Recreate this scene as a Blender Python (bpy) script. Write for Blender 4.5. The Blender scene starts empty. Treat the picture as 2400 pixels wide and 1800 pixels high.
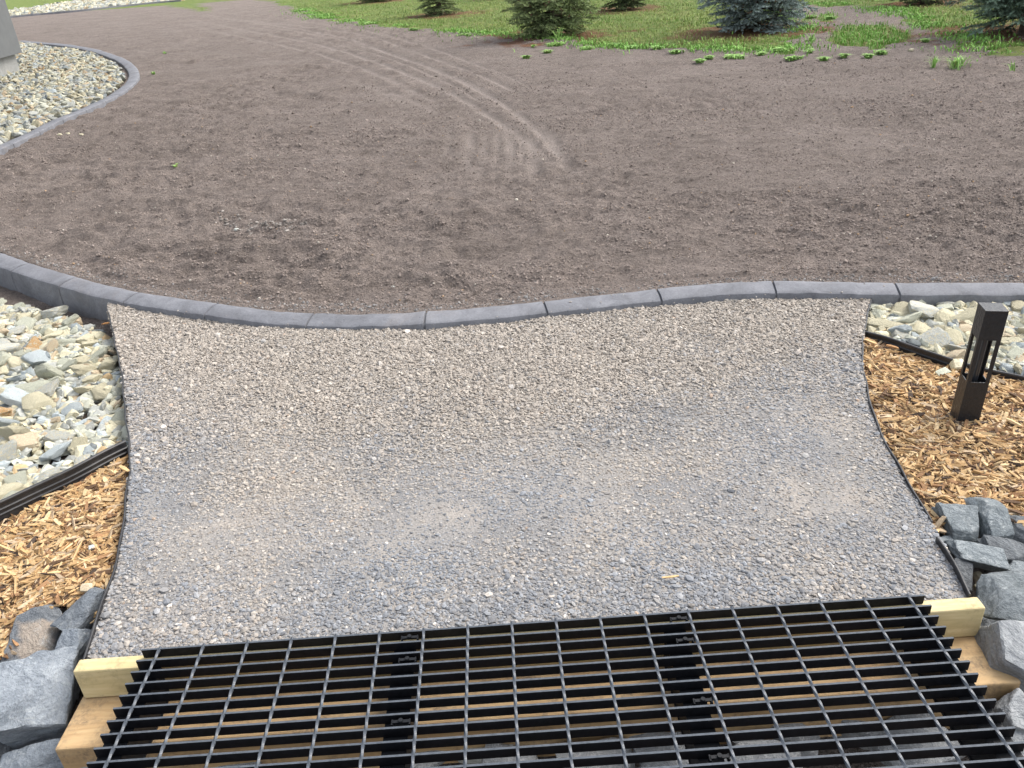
import bpy, math, random
import numpy as np
from mathutils import Vector, Matrix, Euler

# ------------------------------------------------------------------ camera, sky, sun, exposure
SC = bpy.context.scene
C = SC.collection
H = 1.366
F = 1883.0 / 2400.0
PITCH, ROLL = math.radians(28.5), math.radians(4.0)
fw = np.array([0.0, math.cos(PITCH), -math.sin(PITCH)])
r0 = np.array([1.0, 0.0, 0.0])
u0 = np.cross(r0, fw)
cr = math.cos(ROLL) * r0 - math.sin(ROLL) * u0
cu = math.sin(ROLL) * r0 + math.cos(ROLL) * u0
cam = bpy.data.cameras.new('camera')
cam.sensor_width = 36.0
cam.lens = 36.0 * F
cam.clip_start = 0.02
cam.clip_end = 2000.0
camo = bpy.data.objects.new('camera', cam)
C.objects.link(camo)
M = Matrix.Identity(4)
for i in range(3):
    M[i][0], M[i][1], M[i][2] = cr[i], cu[i], -fw[i]
M[2][3] = H
camo.matrix_world = M
SC.camera = camo

SUN_EL, SUN_AZ = math.radians(50), math.radians(62)   # azimuth measured from +Y towards +X
w = bpy.data.worlds.new('World')
SC.world = w
w.use_nodes = True
wn = w.node_tree
bg = wn.nodes['Background']
sky = wn.nodes.new('ShaderNodeTexSky')
sky.sky_type = 'NISHITA'
sky.sun_disc = False
sky.sun_elevation = SUN_EL
sky.sun_rotation = SUN_AZ
sky.dust_density = 3.0
hs = wn.nodes.new('ShaderNodeHueSaturation')
hs.inputs['Saturation'].default_value = 0.38
wn.links.new(sky.outputs[0], hs.inputs['Color'])
wn.links.new(hs.outputs[0], bg.inputs['Color'])
bg.inputs['Strength'].default_value = 0.15
sl = bpy.data.lights.new('sun', 'SUN')
sl.energy = 1.1
sl.angle = math.radians(32)
sl.color = (1.0, 0.95, 0.88)
so = bpy.data.objects.new('sun', sl)
C.objects.link(so)
sd = Vector((math.sin(SUN_AZ) * math.cos(SUN_EL), math.cos(SUN_AZ) * math.cos(SUN_EL), math.sin(SUN_EL)))
so.rotation_euler = sd.to_track_quat('Z', 'Y').to_euler()
SC.view_settings.view_transform = 'Standard'
SC.view_settings.look = 'None'
SC.view_settings.exposure = 1.2
SC.view_settings.gamma = 1.0

rng = np.random.default_rng(11)
random.seed(5)


# ------------------------------------------------------------------ helpers
def P(px, py, z=0.0):
    """the point of the place at height z that the photograph shows at (px, py)"""
    d = fw * F + cr * ((px - 1200) / 2400.0) + cu * ((900 - py) / 2400.0)
    t = (z - H) / d[2]
    return np.array([d[0] * t, d[1] * t, z])


def PL(pts, z=0.0):
    return np.array([P(a, b, z) for a, b in pts])


def depth_of(p):
    return float((np.asarray(p) - np.array([0, 0, H])) @ fw)


def _h(ix, iy, iz, seed):
    with np.errstate(over='ignore'):
        n = (ix.astype(np.uint32) * np.uint32(374761393) + iy.astype(np.uint32) * np.uint32(668265263)
             + iz.astype(np.uint32) * np.uint32(2147483647) + np.uint32(seed) * np.uint32(1274126177))
        n = (n ^ (n >> np.uint32(13))) * np.uint32(1274126177)
        n = (n ^ (n >> np.uint32(16))) * np.uint32(2246822519)
        n = n ^ (n >> np.uint32(15))
    return n.astype(np.float64) / 4294967295.0


def vnoise(p, seed=0):
    p = np.asarray(p, float)
    if p.shape[1] == 2:
        p = np.c_[p, np.zeros(len(p))]
    i = np.floor(p).astype(np.int64)
    f = p - i
    f = f * f * f * (f * (f * 6 - 15) + 10)
    i = i + 50000
    out = 0
    for dx in (0, 1):
        for dy in (0, 1):
            for dz in (0, 1):
                wgt = (f[:, 0] if dx else 1 - f[:, 0]) * (f[:, 1] if dy else 1 - f[:, 1]) * (f[:, 2] if dz else 1 - f[:, 2])
                out = out + wgt * _h(i[:, 0] + dx, i[:, 1] + dy, i[:, 2] + dz, seed)
    return out * 2 - 1


def fbm(p, seed=0, octv=4, gain=0.5):
    p = np.asarray(p, float)
    a, s, o = 1.0, 1.0, 0
    for k in range(octv):
        o = o + a * vnoise(p * s + 17.3 * k, seed + k)
        a *= gain
        s *= 2.03
    return o


def inside(pts, poly):
    x, y = pts[:, 0], pts[:, 1]
    poly = np.asarray(poly)[:, :2]
    c = np.zeros(len(x), bool)
    n = len(poly)
    for i in range(n):
        x1, y1 = poly[i]
        x2, y2 = poly[(i + 1) % n]
        if y1 == y2:
            continue
        t = ((y1 > y) != (y2 > y)) & (x < (x2 - x1) * (y - y1) / (y2 - y1) + x1)
        c ^= t
    return c


def seg_dist(pts, line):
    """distance of 2-D points to a polyline, and the arc length of the foot"""
    line = np.asarray(line)[:, :2]
    best = np.full(len(pts), 1e9)
    arc = np.zeros(len(pts))
    s = 0.0
    for i in range(len(line) - 1):
        a, b = line[i], line[i + 1]
        d = b - a
        L = np.hypot(*d)
        t = np.clip(((pts[:, :2] - a) @ d) / (L * L), 0, 1)
        q = np.hypot(pts[:, 0] - a[0] - t * d[0], pts[:, 1] - a[1] - t * d[1])
        m = q < best
        best[m] = q[m]
        arc[m] = s + t[m] * L
        s += L
    return best, arc


def smooth(line, n=10):
    """Catmull-Rom through the points"""
    p = np.asarray(line, float)
    p = np.vstack([2 * p[0] - p[1], p, 2 * p[-1] - p[-2]])
    out = []
    for i in range(1, len(p) - 2):
        for k in range(n):
            t = k / n
            out.append(0.5 * ((2 * p[i]) + (-p[i - 1] + p[i + 1]) * t + (2 * p[i - 1] - 5 * p[i] + 4 * p[i + 1] - p[i + 2]) * t * t
                              + (-p[i - 1] + 3 * p[i] - 3 * p[i + 1] + p[i + 2]) * t ** 3))
    out.append(p[-2])
    return np.array(out)


def resample(line, step):
    line = np.asarray(line, float)
    s = np.r_[0, np.cumsum(np.linalg.norm(np.diff(line, axis=0), axis=1))]
    n = max(2, int(s[-1] / step) + 1)
    t = np.linspace(0, s[-1], n)
    return np.stack([np.interp(t, s, line[:, k]) for k in range(line.shape[1])], 1)


def raw_mesh(name, V, Fc, col=None, smooth_shade=False):
    """mesh from arrays; Fc is one (n, k) array of faces with k corners"""
    me = bpy.data.meshes.new(name)
    V = np.ascontiguousarray(V, np.float32)
    Fc = np.ascontiguousarray(Fc, np.int32)
    n, k = Fc.shape
    me.vertices.add(len(V))
    me.vertices.foreach_set('co', V.ravel())
    me.loops.add(n * k)
    me.loops.foreach_set('vertex_index', Fc.ravel())
    me.polygons.add(n)
    me.polygons.foreach_set('loop_start', np.arange(0, n * k, k, dtype=np.int32))
    me.polygons.foreach_set('use_smooth', np.full(n, smooth_shade, bool))
    if col is not None:
        a = me.color_attributes.new('tint', 'FLOAT_COLOR', 'POINT')
        c = np.ones((len(V), 4), np.float32)
        c[:, :col.shape[1]] = col
        a.data.foreach_set('color', c.ravel())
    me.update(calc_edges=True)
    return me


def link(name, me, mat=None, parent=None):
    o = bpy.data.objects.new(name, me)
    C.objects.link(o)
    if mat is not None and me is not None:
        me.materials.append(mat)
    if parent is not None:
        o.parent = parent
    return o


def tag(o, label=None, cat=None, group=None, kind=None):
    if label:
        o['label'] = label
    if cat:
        o['category'] = cat
    if group:
        o['group'] = group
    if kind:
        o['kind'] = kind
    return o


def empty(name, loc, rz=0.0):
    o = bpy.data.objects.new(name, None)
    o.empty_display_size = 0.1
    C.objects.link(o)
    o.location = loc
    o.rotation_euler = (0, 0, rz)
    return o


class MB:
    """collects solids, builds ONE mesh"""
    def __init__(self):
        self.v, self.f = [], []

    def add(self, V, Fs):
        b = len(self.v)
        self.v += [tuple(x) for x in V]
        self.f += [tuple(i + b for i in f) for f in Fs]

    def box(self, c, s, R=None, taper=None):
        sx, sy, sz = (x / 2 for x in s)
        V = np.array([(x, y, z) for x in (-sx, sx) for y in (-sy, sy) for z in (-sz, sz)])
        if R is not None:
            V = V @ np.asarray(R).T
        self.add(V + np.asarray(c), [(0, 1, 3, 2), (4, 6, 7, 5), (0, 4, 5, 1), (2, 3, 7, 6), (0, 2, 6, 4), (1, 5, 7, 3)])

    def sweep(self, rings, closed_ring=True, caps=True):
        n, k = len(rings), len(rings[0])
        V = np.vstack(rings)
        Fs = []
        for i in range(n - 1):
            for j in range(k if closed_ring else k - 1):
                a, b = i * k + j, i * k + (j + 1) % k
                Fs.append((a, b, b + k, a + k))
        if caps and closed_ring:
            Fs.append(tuple(range(k))[::-1])
            Fs.append(tuple((n - 1) * k + j for j in range(k)))
        self.add(V, Fs)

    def cyl(self, a, b, ra, rb=None, n=10):
        rb = ra if rb is None else rb
        a, b = np.asarray(a, float), np.asarray(b, float)
        d = (b - a) / np.linalg.norm(b - a)
        x = np.cross(d, [0, 0, 1.0] if abs(d[2]) < 0.9 else [1.0, 0, 0])
        x /= np.linalg.norm(x)
        y = np.cross(d, x)
        t = np.linspace(0, 2 * np.pi, n, endpoint=False)
        ring = np.cos(t)[:, None] * x + np.sin(t)[:, None] * y
        self.sweep([a + ring * ra, b + ring * rb])

    def build(self, name, mat, parent=None, smooth_shade=False, bevel=0.0):
        me = bpy.data.meshes.new(name)
        me.from_pydata(self.v, [], self.f)
        me.update()
        if smooth_shade:
            me.polygons.foreach_set('use_smooth', np.ones(len(me.polygons), bool))
        o = link(name, me, mat, parent)
        if bevel:
            m = o.modifiers.new('soft', 'BEVEL')
            m.width = bevel
            m.segments = 2
            m.limit_method = 'ANGLE'
        return o


# ------------------------------------------------------------------ materials
def mat(name, rough=0.9, spec=0.3):
    m = bpy.data.materials.new(name)
    m.use_nodes = True
    nt = m.node_tree
    b = nt.nodes['Principled BSDF']
    b.inputs['Roughness'].default_value = rough
    b.inputs['Specular IOR Level'].default_value = spec
    return m, nt, b


def N(nt, typ, **kw):
    n = nt.nodes.new(typ)
    for k, v in kw.items():
        if k in n.inputs:
            n.inputs[k].default_value = v
        else:
            setattr(n, k, v)
    return n


def coord(nt, which='Object'):
    return nt.nodes.new('ShaderNodeTexCoord').outputs[which]


def noise(nt, co, scale, detail=4, rough=0.55, dist=0.0):
    n = nt.nodes.new('ShaderNodeTexNoise')
    n.inputs['Scale'].default_value = scale
    n.inputs['Detail'].default_value = detail
    n.inputs['Roughness'].default_value = rough
    n.inputs['Distortion'].default_value = dist
    nt.links.new(co, n.inputs['Vector'])
    return n.outputs['Fac']


def ramp(nt, fac, stops, interp='LINEAR'):
    r = nt.nodes.new('ShaderNodeValToRGB')
    r.color_ramp.interpolation = interp
    e = r.color_ramp.elements
    while len(e) < len(stops):
        e.new(0.5)
    for k, (p, c) in enumerate(stops):
        e[k].position = p
        e[k].color = (*c, 1) if len(c) == 3 else c
    nt.links.new(fac, r.inputs['Fac'])
    return r.outputs['Color']


def mixc(nt, fac, a, b, mode='MIX'):
    m = nt.nodes.new('ShaderNodeMix')
    m.data_type = 'RGBA'
    m.blend_type = mode
    for s, v in ((m.inputs[0], fac), (m.inputs[6], a), (m.inputs[7], b)):
        if hasattr(v, 'links') or isinstance(v, bpy.types.NodeSocket):
            nt.links.new(v, s)
        elif isinstance(v, (int, float)):
            s.default_value = v
        else:
            s.default_value = (*v, 1)
    return m.outputs[2]


def mth(nt, op, a, b=0.0, clamp=False):
    m = nt.nodes.new('ShaderNodeMath')
    m.operation = op
    m.use_clamp = clamp
    for s, v in ((m.inputs[0], a), (m.inputs[1], b)):
        if isinstance(v, bpy.types.NodeSocket):
            nt.links.new(v, s)
        else:
            s.default_value = v
    return m.outputs[0]


def bump(nt, h, dist, strength=1.0, prev=None):
    b = nt.nodes.new('ShaderNodeBump')
    b.inputs['Distance'].default_value = dist
    b.inputs['Strength'].default_value = strength
    nt.links.new(h, b.inputs['Height'])
    if prev is not None:
        nt.links.new(prev, b.inputs['Normal'])
    return b.outputs['Normal']


def attr(nt, name='tint'):
    a = nt.nodes.new('ShaderNodeAttribute')
    a.attribute_name = name
    return a.outputs['Color']


def grey(nt, fac, lo, hi):
    return ramp(nt, fac, [(0.3, (lo,) * 3), (0.7, (hi,) * 3)])


def m_soil():
    m, nt, b = mat('soil_material', 0.95, 0.2)
    co = coord(nt)
    z = nt.nodes.new('ShaderNodeSeparateColor')
    nt.links.new(attr(nt, 'tint'), z.inputs[0])
    big = noise(nt, co, 1.3, 5, 0.6, 0.4)
    mid = noise(nt, co, 9.0, 5, 0.65)
    fine = noise(nt, co, 130.0, 3, 0.7)
    gr = noise(nt, co, 42.0, 4, 0.75)
    c = ramp(nt, big, [(0.3, (0.224, 0.185, 0.16)), (0.5, (0.255, 0.211, 0.183)), (0.68, (0.288, 0.24, 0.21))])
    c = mixc(nt, 1.0, c, grey(nt, mid, 0.8, 1.18), 'MULTIPLY')
    c = mixc(nt, 1.0, c, grey(nt, gr, 0.7, 1.28), 'MULTIPLY')
    c = mixc(nt, 1.0, c, grey(nt, fine, 0.62, 1.34), 'MULTIPLY')
    dp = noise(nt, co, 3.6, 6, 0.62, 0.8)
    dm = ramp(nt, dp, [(0.5, (0, 0, 0)), (0.62, (1, 1, 1))])
    c = mixc(nt, mth(nt, 'MULTIPLY', dm, 0.4), c, (0.288, 0.243, 0.216))
    # compacted, dusty streaks where tyres ran
    c = mixc(nt, mth(nt, 'MULTIPLY', z.outputs[0], 0.75), c, (0.39, 0.333, 0.296))
    # lawn ground and fallen needles
    gn = noise(nt, co, 3.0, 5, 0.65)
    gc = ramp(nt, gn, [(0.32, (0.11, 0.17, 0.04)), (0.5, (0.17, 0.23, 0.06)), (0.66, (0.25, 0.26, 0.09))])
    c = mixc(nt, z.outputs[1], c, gc)
    lc = ramp(nt, fine, [(0.3, (0.1, 0.045, 0.025)), (0.7, (0.28, 0.14, 0.075))])
    c = mixc(nt, z.outputs[2], c, lc)
    v = nt.nodes.new('ShaderNodeTexVoronoi')
    v.inputs['Scale'].default_value = 240.0
    nt.links.new(co, v.inputs['Vector'])
    speck = mth(nt, 'LESS_THAN', v.outputs['Distance'], 0.12)
    vs = nt.nodes.new('ShaderNodeSeparateColor')
    nt.links.new(v.outputs['Color'], vs.inputs[0])
    speck = mth(nt, 'MULTIPLY', speck, mth(nt, 'GREATER_THAN', vs.outputs[0], 0.93))
    c = mixc(nt, mth(nt, 'MULTIPLY', speck, 0.7), c, (0.42, 0.38, 0.33))
    nt.links.new(c, b.inputs['Base Color'])
    n1 = bump(nt, mid, 0.05, 0.6)
    n2 = bump(nt, gr, 0.05, 1.0, n1)
    n3 = bump(nt, fine, 0.012, 1.0, n2)
    nt.links.new(n3, b.inputs['Normal'])
    return m


def m_dust():
    """compacted stone dust of the path"""
    m, nt, b = mat('stone_dust', 0.95, 0.2)
    co = coord(nt)
    big = noise(nt, co, 3.4, 7, 0.68, 0.5)
    fine = noise(nt, co, 160.0, 3, 0.7)
    c = ramp(nt, big, [(0.35, (0.21, 0.207, 0.205)), (0.5, (0.27, 0.256, 0.24)), (0.65, (0.345, 0.31, 0.272))])
    c = mixc(nt, 1.0, c, grey(nt, fine, 0.7, 1.25), 'MULTIPLY')
    nt.links.new(c, b.inputs['Base Color'])
    nt.links.new(bump(nt, fine, 0.004, 0.9), b.inputs['Normal'])
    return m


def m_tint(name, rough=0.9, spec=0.25, fine_scale=220.0, lo=0.8, hi=1.18, bd=0.001, fol=False):
    """many small pieces, each with a colour of its own"""
    m, nt, b = mat(name, rough, spec)
    co = coord(nt)
    fine = noise(nt, co, fine_scale, 3, 0.65)
    c = mixc(nt, 1.0, attr(nt), grey(nt, fine, lo, hi), 'MULTIPLY')
    nt.links.new(c, b.inputs['Base Color'])
    if bd:
        nt.links.new(bump(nt, fine, bd, 0.7), b.inputs['Normal'])
    if fol:
        b.inputs['Transmission Weight'].default_value = 0.0
        b.inputs['Subsurface Weight'].default_value = 0.0
    return m


def m_rock(name, c1, c2, c3, vein=None, patch=None, scale=9.0, rough=0.85, bd=0.006, layer=3.0):
    m, nt, b = mat(name, rough, 0.3)
    co = coord(nt)
    info = nt.nodes.new('ShaderNodeObjectInfo')
    add = nt.nodes.new('ShaderNodeVectorMath')
    add.operation = 'ADD'
    rv = nt.nodes.new('ShaderNodeCombineXYZ')
    rr = mth(nt, 'MULTIPLY', info.outputs['Random'], 40.0)
    for k in range(3):
        nt.links.new(rr, rv.inputs[k])
    nt.links.new(co, add.inputs[0])
    nt.links.new(rv.outputs[0], add.inputs[1])
    co = add.outputs[0]
    mp = nt.nodes.new('ShaderNodeMapping')
    mp.inputs['Scale'].default_value = (1, 1, layer)
    nt.links.new(co, mp.inputs[0])
    a = noise(nt, mp.outputs[0], scale, 6, 0.65, 0.6)
    c = ramp(nt, a, [(0.3, c1), (0.5, c2), (0.7, c3)])
    if patch:
        pf = ramp(nt, noise(nt, co, scale * 0.55, 3, 0.5), [(0.52, (0, 0, 0)), (0.6, (1, 1, 1))])
        c = mixc(nt, mth(nt, 'MULTIPLY', pf, 0.85), c, patch)
    if vein:
        wv = noise(nt, co, scale * 0.8, 5, 0.6, 1.2)
        vf = mth(nt, 'SUBTRACT', 1.0, mth(nt, 'MULTIPLY', mth(nt, 'ABSOLUTE', mth(nt, 'SUBTRACT', wv, 0.5)), 42.0), True)
        brk = noise(nt, co, scale * 1.3, 2, 0.5)
        vf = mth(nt, 'MULTIPLY', vf, mth(nt, 'MULTIPLY', mth(nt, 'SUBTRACT', brk, 0.45), 5.0, True), True)
        c = mixc(nt, mth(nt, 'MULTIPLY', vf, 0.6), c, vein)
    hue = nt.nodes.new('ShaderNodeHueSaturation')
    nt.links.new(c, hue.inputs['Color'])
    nt.links.new(mth(nt, 'ADD', 0.82, mth(nt, 'MULTIPLY', info.outputs['Random'], 0.36)), hue.inputs['Value'])
    c = mixc(nt, 1.0, hue.outputs[0], grey(nt, noise(nt, co, scale * 18, 3, 0.7), 0.8, 1.2), 'MULTIPLY')
    nt.links.new(c, b.inputs['Base Color'])
    n1 = bump(nt, a, bd * 1.5, 0.9)
    n2 = bump(nt, noise(nt, mp.outputs[0], scale * 6, 5, 0.7), bd * 0.5, 0.9, n1)
    nt.links.new(n2, b.inputs['Normal'])
    return m


def m_concrete(name, c1, c2, c3, rough=0.8):
    m, nt, b = mat(name, rough, 0.35)
    co = coord(nt)
    a = noise(nt, co, 8.0, 8, 0.72, 0.5)
    c = ramp(nt, a, [(0.3, c1), (0.5, c2), (0.7, c3)])
    st = ramp(nt, noise(nt, co, 3.0, 6, 0.7, 1.0), [(0.55, (0, 0, 0)), (0.7, (1, 1, 1))])
    c = mixc(nt, mth(nt, 'MULTIPLY', st, 0.3), c, (0.2, 0.17, 0.15))
    fine = noise(nt, co, 120.0, 4, 0.7)
    c = mixc(nt, 1.0, c, grey(nt, fine, 0.85, 1.13), 'MULTIPLY')
    v = nt.nodes.new('ShaderNodeTexVoronoi')
    v.inputs['Scale'].default_value = 55.0
    nt.links.new(co, v.inputs['Vector'])
    vs = nt.nodes.new('ShaderNodeSeparateColor')
    nt.links.new(v.outputs['Color'], vs.inputs[0])
    pit = mth(nt, 'MULTIPLY', mth(nt, 'LESS_THAN', v.outputs['Distance'], 0.16), mth(nt, 'GREATER_THAN', vs.outputs[0], 0.86))
    c = mixc(nt, mth(nt, 'MULTIPLY', pit, 0.6), c, (0.06, 0.06, 0.065))
    nt.links.new(c, b.inputs['Base Color'])
    n1 = bump(nt, a, 0.006, 0.5)
    nt.links.new(bump(nt, fine, 0.0015, 0.8, n1), b.inputs['Normal'])
    return m


def m_wood(name, c1, c2, c3, stain=None):
    m, nt, b = mat(name, 0.75, 0.25)
    co = coord(nt)
    mp = nt.nodes.new('ShaderNodeMapping')
    mp.inputs['Scale'].default_value = (0.12, 1.0, 1.0)
    nt.links.new(co, mp.inputs[0])
    a = noise(nt, mp.outputs[0], 60.0, 5, 0.6, 0.8)
    c = ramp(nt, a, [(0.3, c1), (0.5, c2), (0.72, c3)])
    if stain:
        s = noise(nt, co, 14.0, 5, 0.7, 0.3)
        s2 = noise(nt, co, 90.0, 3, 0.7)
        f = mth(nt, 'MULTIPLY', ramp(nt, s, [(0.46, (0, 0, 0)), (0.66, (1, 1, 1))]), ramp(nt, s2, [(0.4, (0.1,) * 3), (0.6, (1, 1, 1))]))
        c = mixc(nt, mth(nt, 'MULTIPLY', f, 0.75), c, stain)
    nt.links.new(c, b.inputs['Base Color'])
    nt.links.new(bump(nt, a, 0.0012, 0.6), b.inputs['Normal'])
    return m


def m_paint(name, c, rough=0.4, spec=0.5, bd=0.0004, sc=300.0, dusty=None):
    m, nt, b = mat(name, rough, spec)
    co = coord(nt)
    fine = noise(nt, co, sc, 3, 0.6)
    k = mixc(nt, 1.0, c, grey(nt, fine, 0.8, 1.2), 'MULTIPLY')
    if dusty:
        d = ramp(nt, noise(nt, co, 18.0, 5, 0.7), [(0.5, (0, 0, 0)), (0.75, (1, 1, 1))])
        k = mixc(nt, mth(nt, 'MULTIPLY', d, 0.35), k, dusty)
    nt.links.new(k, b.inputs['Base Color'])
    if bd:
        nt.links.new(bump(nt, fine, bd, 0.8), b.inputs['Normal'])
    return m


def m_wall():
    m, nt, b = mat('grey_siding', 0.7, 0.3)
    co = coord(nt)
    a = noise(nt, co, 6.0, 4, 0.6)
    nt.links.new(ramp(nt, a, [(0.3, (0.115, 0.12, 0.12)), (0.7, (0.135, 0.14, 0.14))]), b.inputs['Base Color'])
    return m


MSOIL = m_soil()
MDUST = m_dust()
MGRAV = m_tint('gravel_chip', 0.9, 0.25, 300.0, 0.8, 1.2, 0.0006)
MCLOD = m_tint('soil_crumb', 0.95, 0.15, 200.0, 0.75, 1.2, 0.001)
MCHIP = m_tint('wood_chip', 0.8, 0.2, 140.0, 0.72, 1.2, 0.001)
MFILL = m_tint('pale_stone_fill', 0.9, 0.25, 70.0, 0.78, 1.2, 0.003)
MGRASS = m_tint('grass_blade', 0.75, 0.25, 40.0, 0.85, 1.15, 0.0)
MNEEDLE = m_tint('spruce_needle', 0.7, 0.25, 30.0, 0.8, 1.2, 0.0)
MBARK = m_wood('spruce_bark', (0.05, 0.035, 0.028), (0.085, 0.06, 0.048), (0.13, 0.1, 0.08))
MKERB = m_concrete('charcoal_concrete', (0.115, 0.117, 0.126), (0.165, 0.168, 0.182), (0.222, 0.225, 0.24))
MFOUND = m_concrete('foundation_concrete', (0.22, 0.22, 0.21), (0.27, 0.27, 0.255), (0.32, 0.32, 0.305))
MBLACK = m_paint('black_powder_coat', (0.02, 0.023, 0.028), 0.33, 0.9, 0.0004, 260.0)
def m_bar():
    m, nt, b = mat('sky_tinted_black_bar', 0.5, 0.12)
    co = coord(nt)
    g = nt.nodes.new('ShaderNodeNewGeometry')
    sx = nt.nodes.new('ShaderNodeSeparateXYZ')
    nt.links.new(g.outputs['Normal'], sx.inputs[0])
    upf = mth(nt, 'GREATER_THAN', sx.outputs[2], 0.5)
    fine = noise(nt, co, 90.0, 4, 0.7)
    sky_tint = mth(nt, 'MULTIPLY', upf, ramp(nt, fine, [(0.3, (0.6,) * 3), (0.6, (1, 1, 1))]))
    k = mixc(nt, sky_tint, mixc(nt, 1.0, (0.009, 0.0095, 0.0115), grey(nt, fine, 0.7, 1.5), 'MULTIPLY'), (0.095, 0.108, 0.125))  # sky reflection painted into the colour: pale blue on the bars' upward faces
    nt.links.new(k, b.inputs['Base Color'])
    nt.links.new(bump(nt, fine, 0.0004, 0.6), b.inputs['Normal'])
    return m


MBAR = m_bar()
MTOPB = m_paint('black_rod_metal', (0.07, 0.08, 0.094), 0.4, 0.5, 0.0004, 220.0)
MSUP = m_paint('black_support_paint', (0.009, 0.01, 0.012), 0.5, 0.2, 0.0005, 200.0)
MPLAST = m_paint('black_edging_plastic', (0.018, 0.018, 0.02), 0.42, 0.5, 0.0003, 120.0, (0.1, 0.095, 0.09))
MBOLL = m_paint('hammered_black_paint', (0.017, 0.018, 0.02), 0.36, 0.4, 0.003, 95.0, (0.03, 0.032, 0.036))
MWOODP = m_wood('pale_treated_lumber', (0.5, 0.41, 0.21), (0.6, 0.495, 0.265), (0.68, 0.57, 0.33), (0.3, 0.23, 0.13))
MWOODT = m_wood('tan_stained_lumber', (0.4, 0.26, 0.13), (0.5, 0.34, 0.175), (0.56, 0.4, 0.22), (0.13, 0.1, 0.08))
MWALL = m_wall()
MBASE = m_paint('bed_earth', (0.07, 0.055, 0.045), 0.95, 0.1, 0.01, 60.0)
PALE = {
    'cream': m_rock('cream_stone', (0.45, 0.41, 0.28), (0.58, 0.53, 0.37), (0.68, 0.62, 0.45), None, None, 12, 0.88, 0.004),
    'pale green': m_rock('pale_green_stone', (0.37, 0.38, 0.3), (0.49, 0.495, 0.39), (0.6, 0.59, 0.47), None, None, 12, 0.88, 0.004),
    'light grey': m_rock('light_grey_stone', (0.34, 0.345, 0.31), (0.46, 0.465, 0.42), (0.57, 0.57, 0.51), None, (0.56, 0.5, 0.34), 12, 0.88, 0.004),
    'blue grey': m_rock('blue_grey_stone', (0.3, 0.34, 0.34), (0.41, 0.45, 0.45), (0.52, 0.55, 0.54), None, None, 12, 0.88, 0.004),
    'tan': m_rock('tan_stone', (0.42, 0.32, 0.21), (0.55, 0.44, 0.3), (0.64, 0.54, 0.4), None, (0.58, 0.53, 0.38), 12, 0.88, 0.004),
    'orange brown': m_rock('orange_brown_stone', (0.36, 0.19, 0.07), (0.52, 0.31, 0.13), (0.58, 0.42, 0.25), None, (0.5, 0.47, 0.36), 12, 0.88, 0.004),
    'dark grey': m_rock('dark_grey_stone', (0.15, 0.17, 0.17), (0.22, 0.24, 0.24), (0.31, 0.33, 0.31), None, None, 12, 0.88, 0.004),
}
PALE_RGB = {'cream': (0.64, 0.59, 0.42), 'pale green': (0.55, 0.55, 0.45), 'light grey': (0.46, 0.465, 0.42), 'blue grey': (0.41, 0.45, 0.45),
            'tan': (0.55, 0.44, 0.3), 'orange brown': (0.5, 0.36, 0.2), 'dark grey': (0.22, 0.24, 0.24)}
PALE_W = {'cream': 0.3, 'pale green': 0.24, 'light grey': 0.2, 'blue grey': 0.09, 'tan': 0.07, 'orange brown': 0.02, 'dark grey': 0.02}
MBOULD = m_rock('blue_grey_boulder', (0.12, 0.137, 0.155), (0.21, 0.233, 0.256), (0.32, 0.345, 0.365), (0.42, 0.44, 0.44), None, 9, 0.8, 0.016)
MBOULD2 = m_rock('tan_faced_boulder', (0.1, 0.112, 0.125), (0.17, 0.185, 0.2), (0.25, 0.265, 0.275), (0.4, 0.41, 0.4), (0.4, 0.33, 0.26), 15, 0.85, 0.016)
MBOULD3 = m_rock('green_slate', (0.13, 0.15, 0.156), (0.22, 0.244, 0.252), (0.33, 0.355, 0.36), (0.5, 0.52, 0.51), None, 10, 0.78, 0.016, 5.0)
MBOULD4 = m_rock('light_grey_boulder', (0.2, 0.21, 0.22), (0.28, 0.29, 0.295), (0.36, 0.37, 0.37), (0.5, 0.5, 0.5), None, 8, 0.85, 0.016)
MBOULD5 = m_rock('dark_creek_stone', (0.09, 0.097, 0.104), (0.155, 0.166, 0.174), (0.24, 0.255, 0.26), (0.35, 0.36, 0.36), None, 9, 0.8, 0.016)


# ------------------------------------------------------------------ lines of the place (world metres on the ground)
KZ = 0.03
kerb_far_edge = [(-260, 480), (-120, 540), (0, 588), (130, 635), (270, 672), (400, 696), (520, 713), (650, 727), (750, 731), (860, 732), (1000, 728), (1150, 717),
                 (1300, 701), (1450, 685), (1600, 671), (1720, 664), (1850, 660), (2000, 660), (2200, 661), (2400, 661), (2600, 655), (2800, 645)]
KERB = smooth(PL(kerb_far_edge, KZ)[:, :2], 8)
KERB = resample(KERB, 0.05)


def kerb_y(x):
    i = np.argsort(KERB[:, 0])
    return np.interp(x, KERB[i, 0], KERB[i, 1])


kerb_loop_px = [(-200, 440), (-90, 390), (0, 349), (81, 311), (148, 280), (213, 253), (260, 229), (293, 208), (313, 188), (314, 170), (303, 155), (278, 139),
                (235, 123.5), (192, 113), (150, 107), (100, 102), (50, 98)]
LOOP = smooth(PL(kerb_loop_px, KZ)[:, :2], 8)
LOOP = resample(LOOP, 0.05)
strip_px = [(-150, 58), (0, 44), (27, 41), (100, 34), (200, 25), (300, 14), (380, 6), (424, 2.5)]
STRIP = resample(smooth(PL(strip_px, KZ)[:, :2], 8), 0.1)

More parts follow.
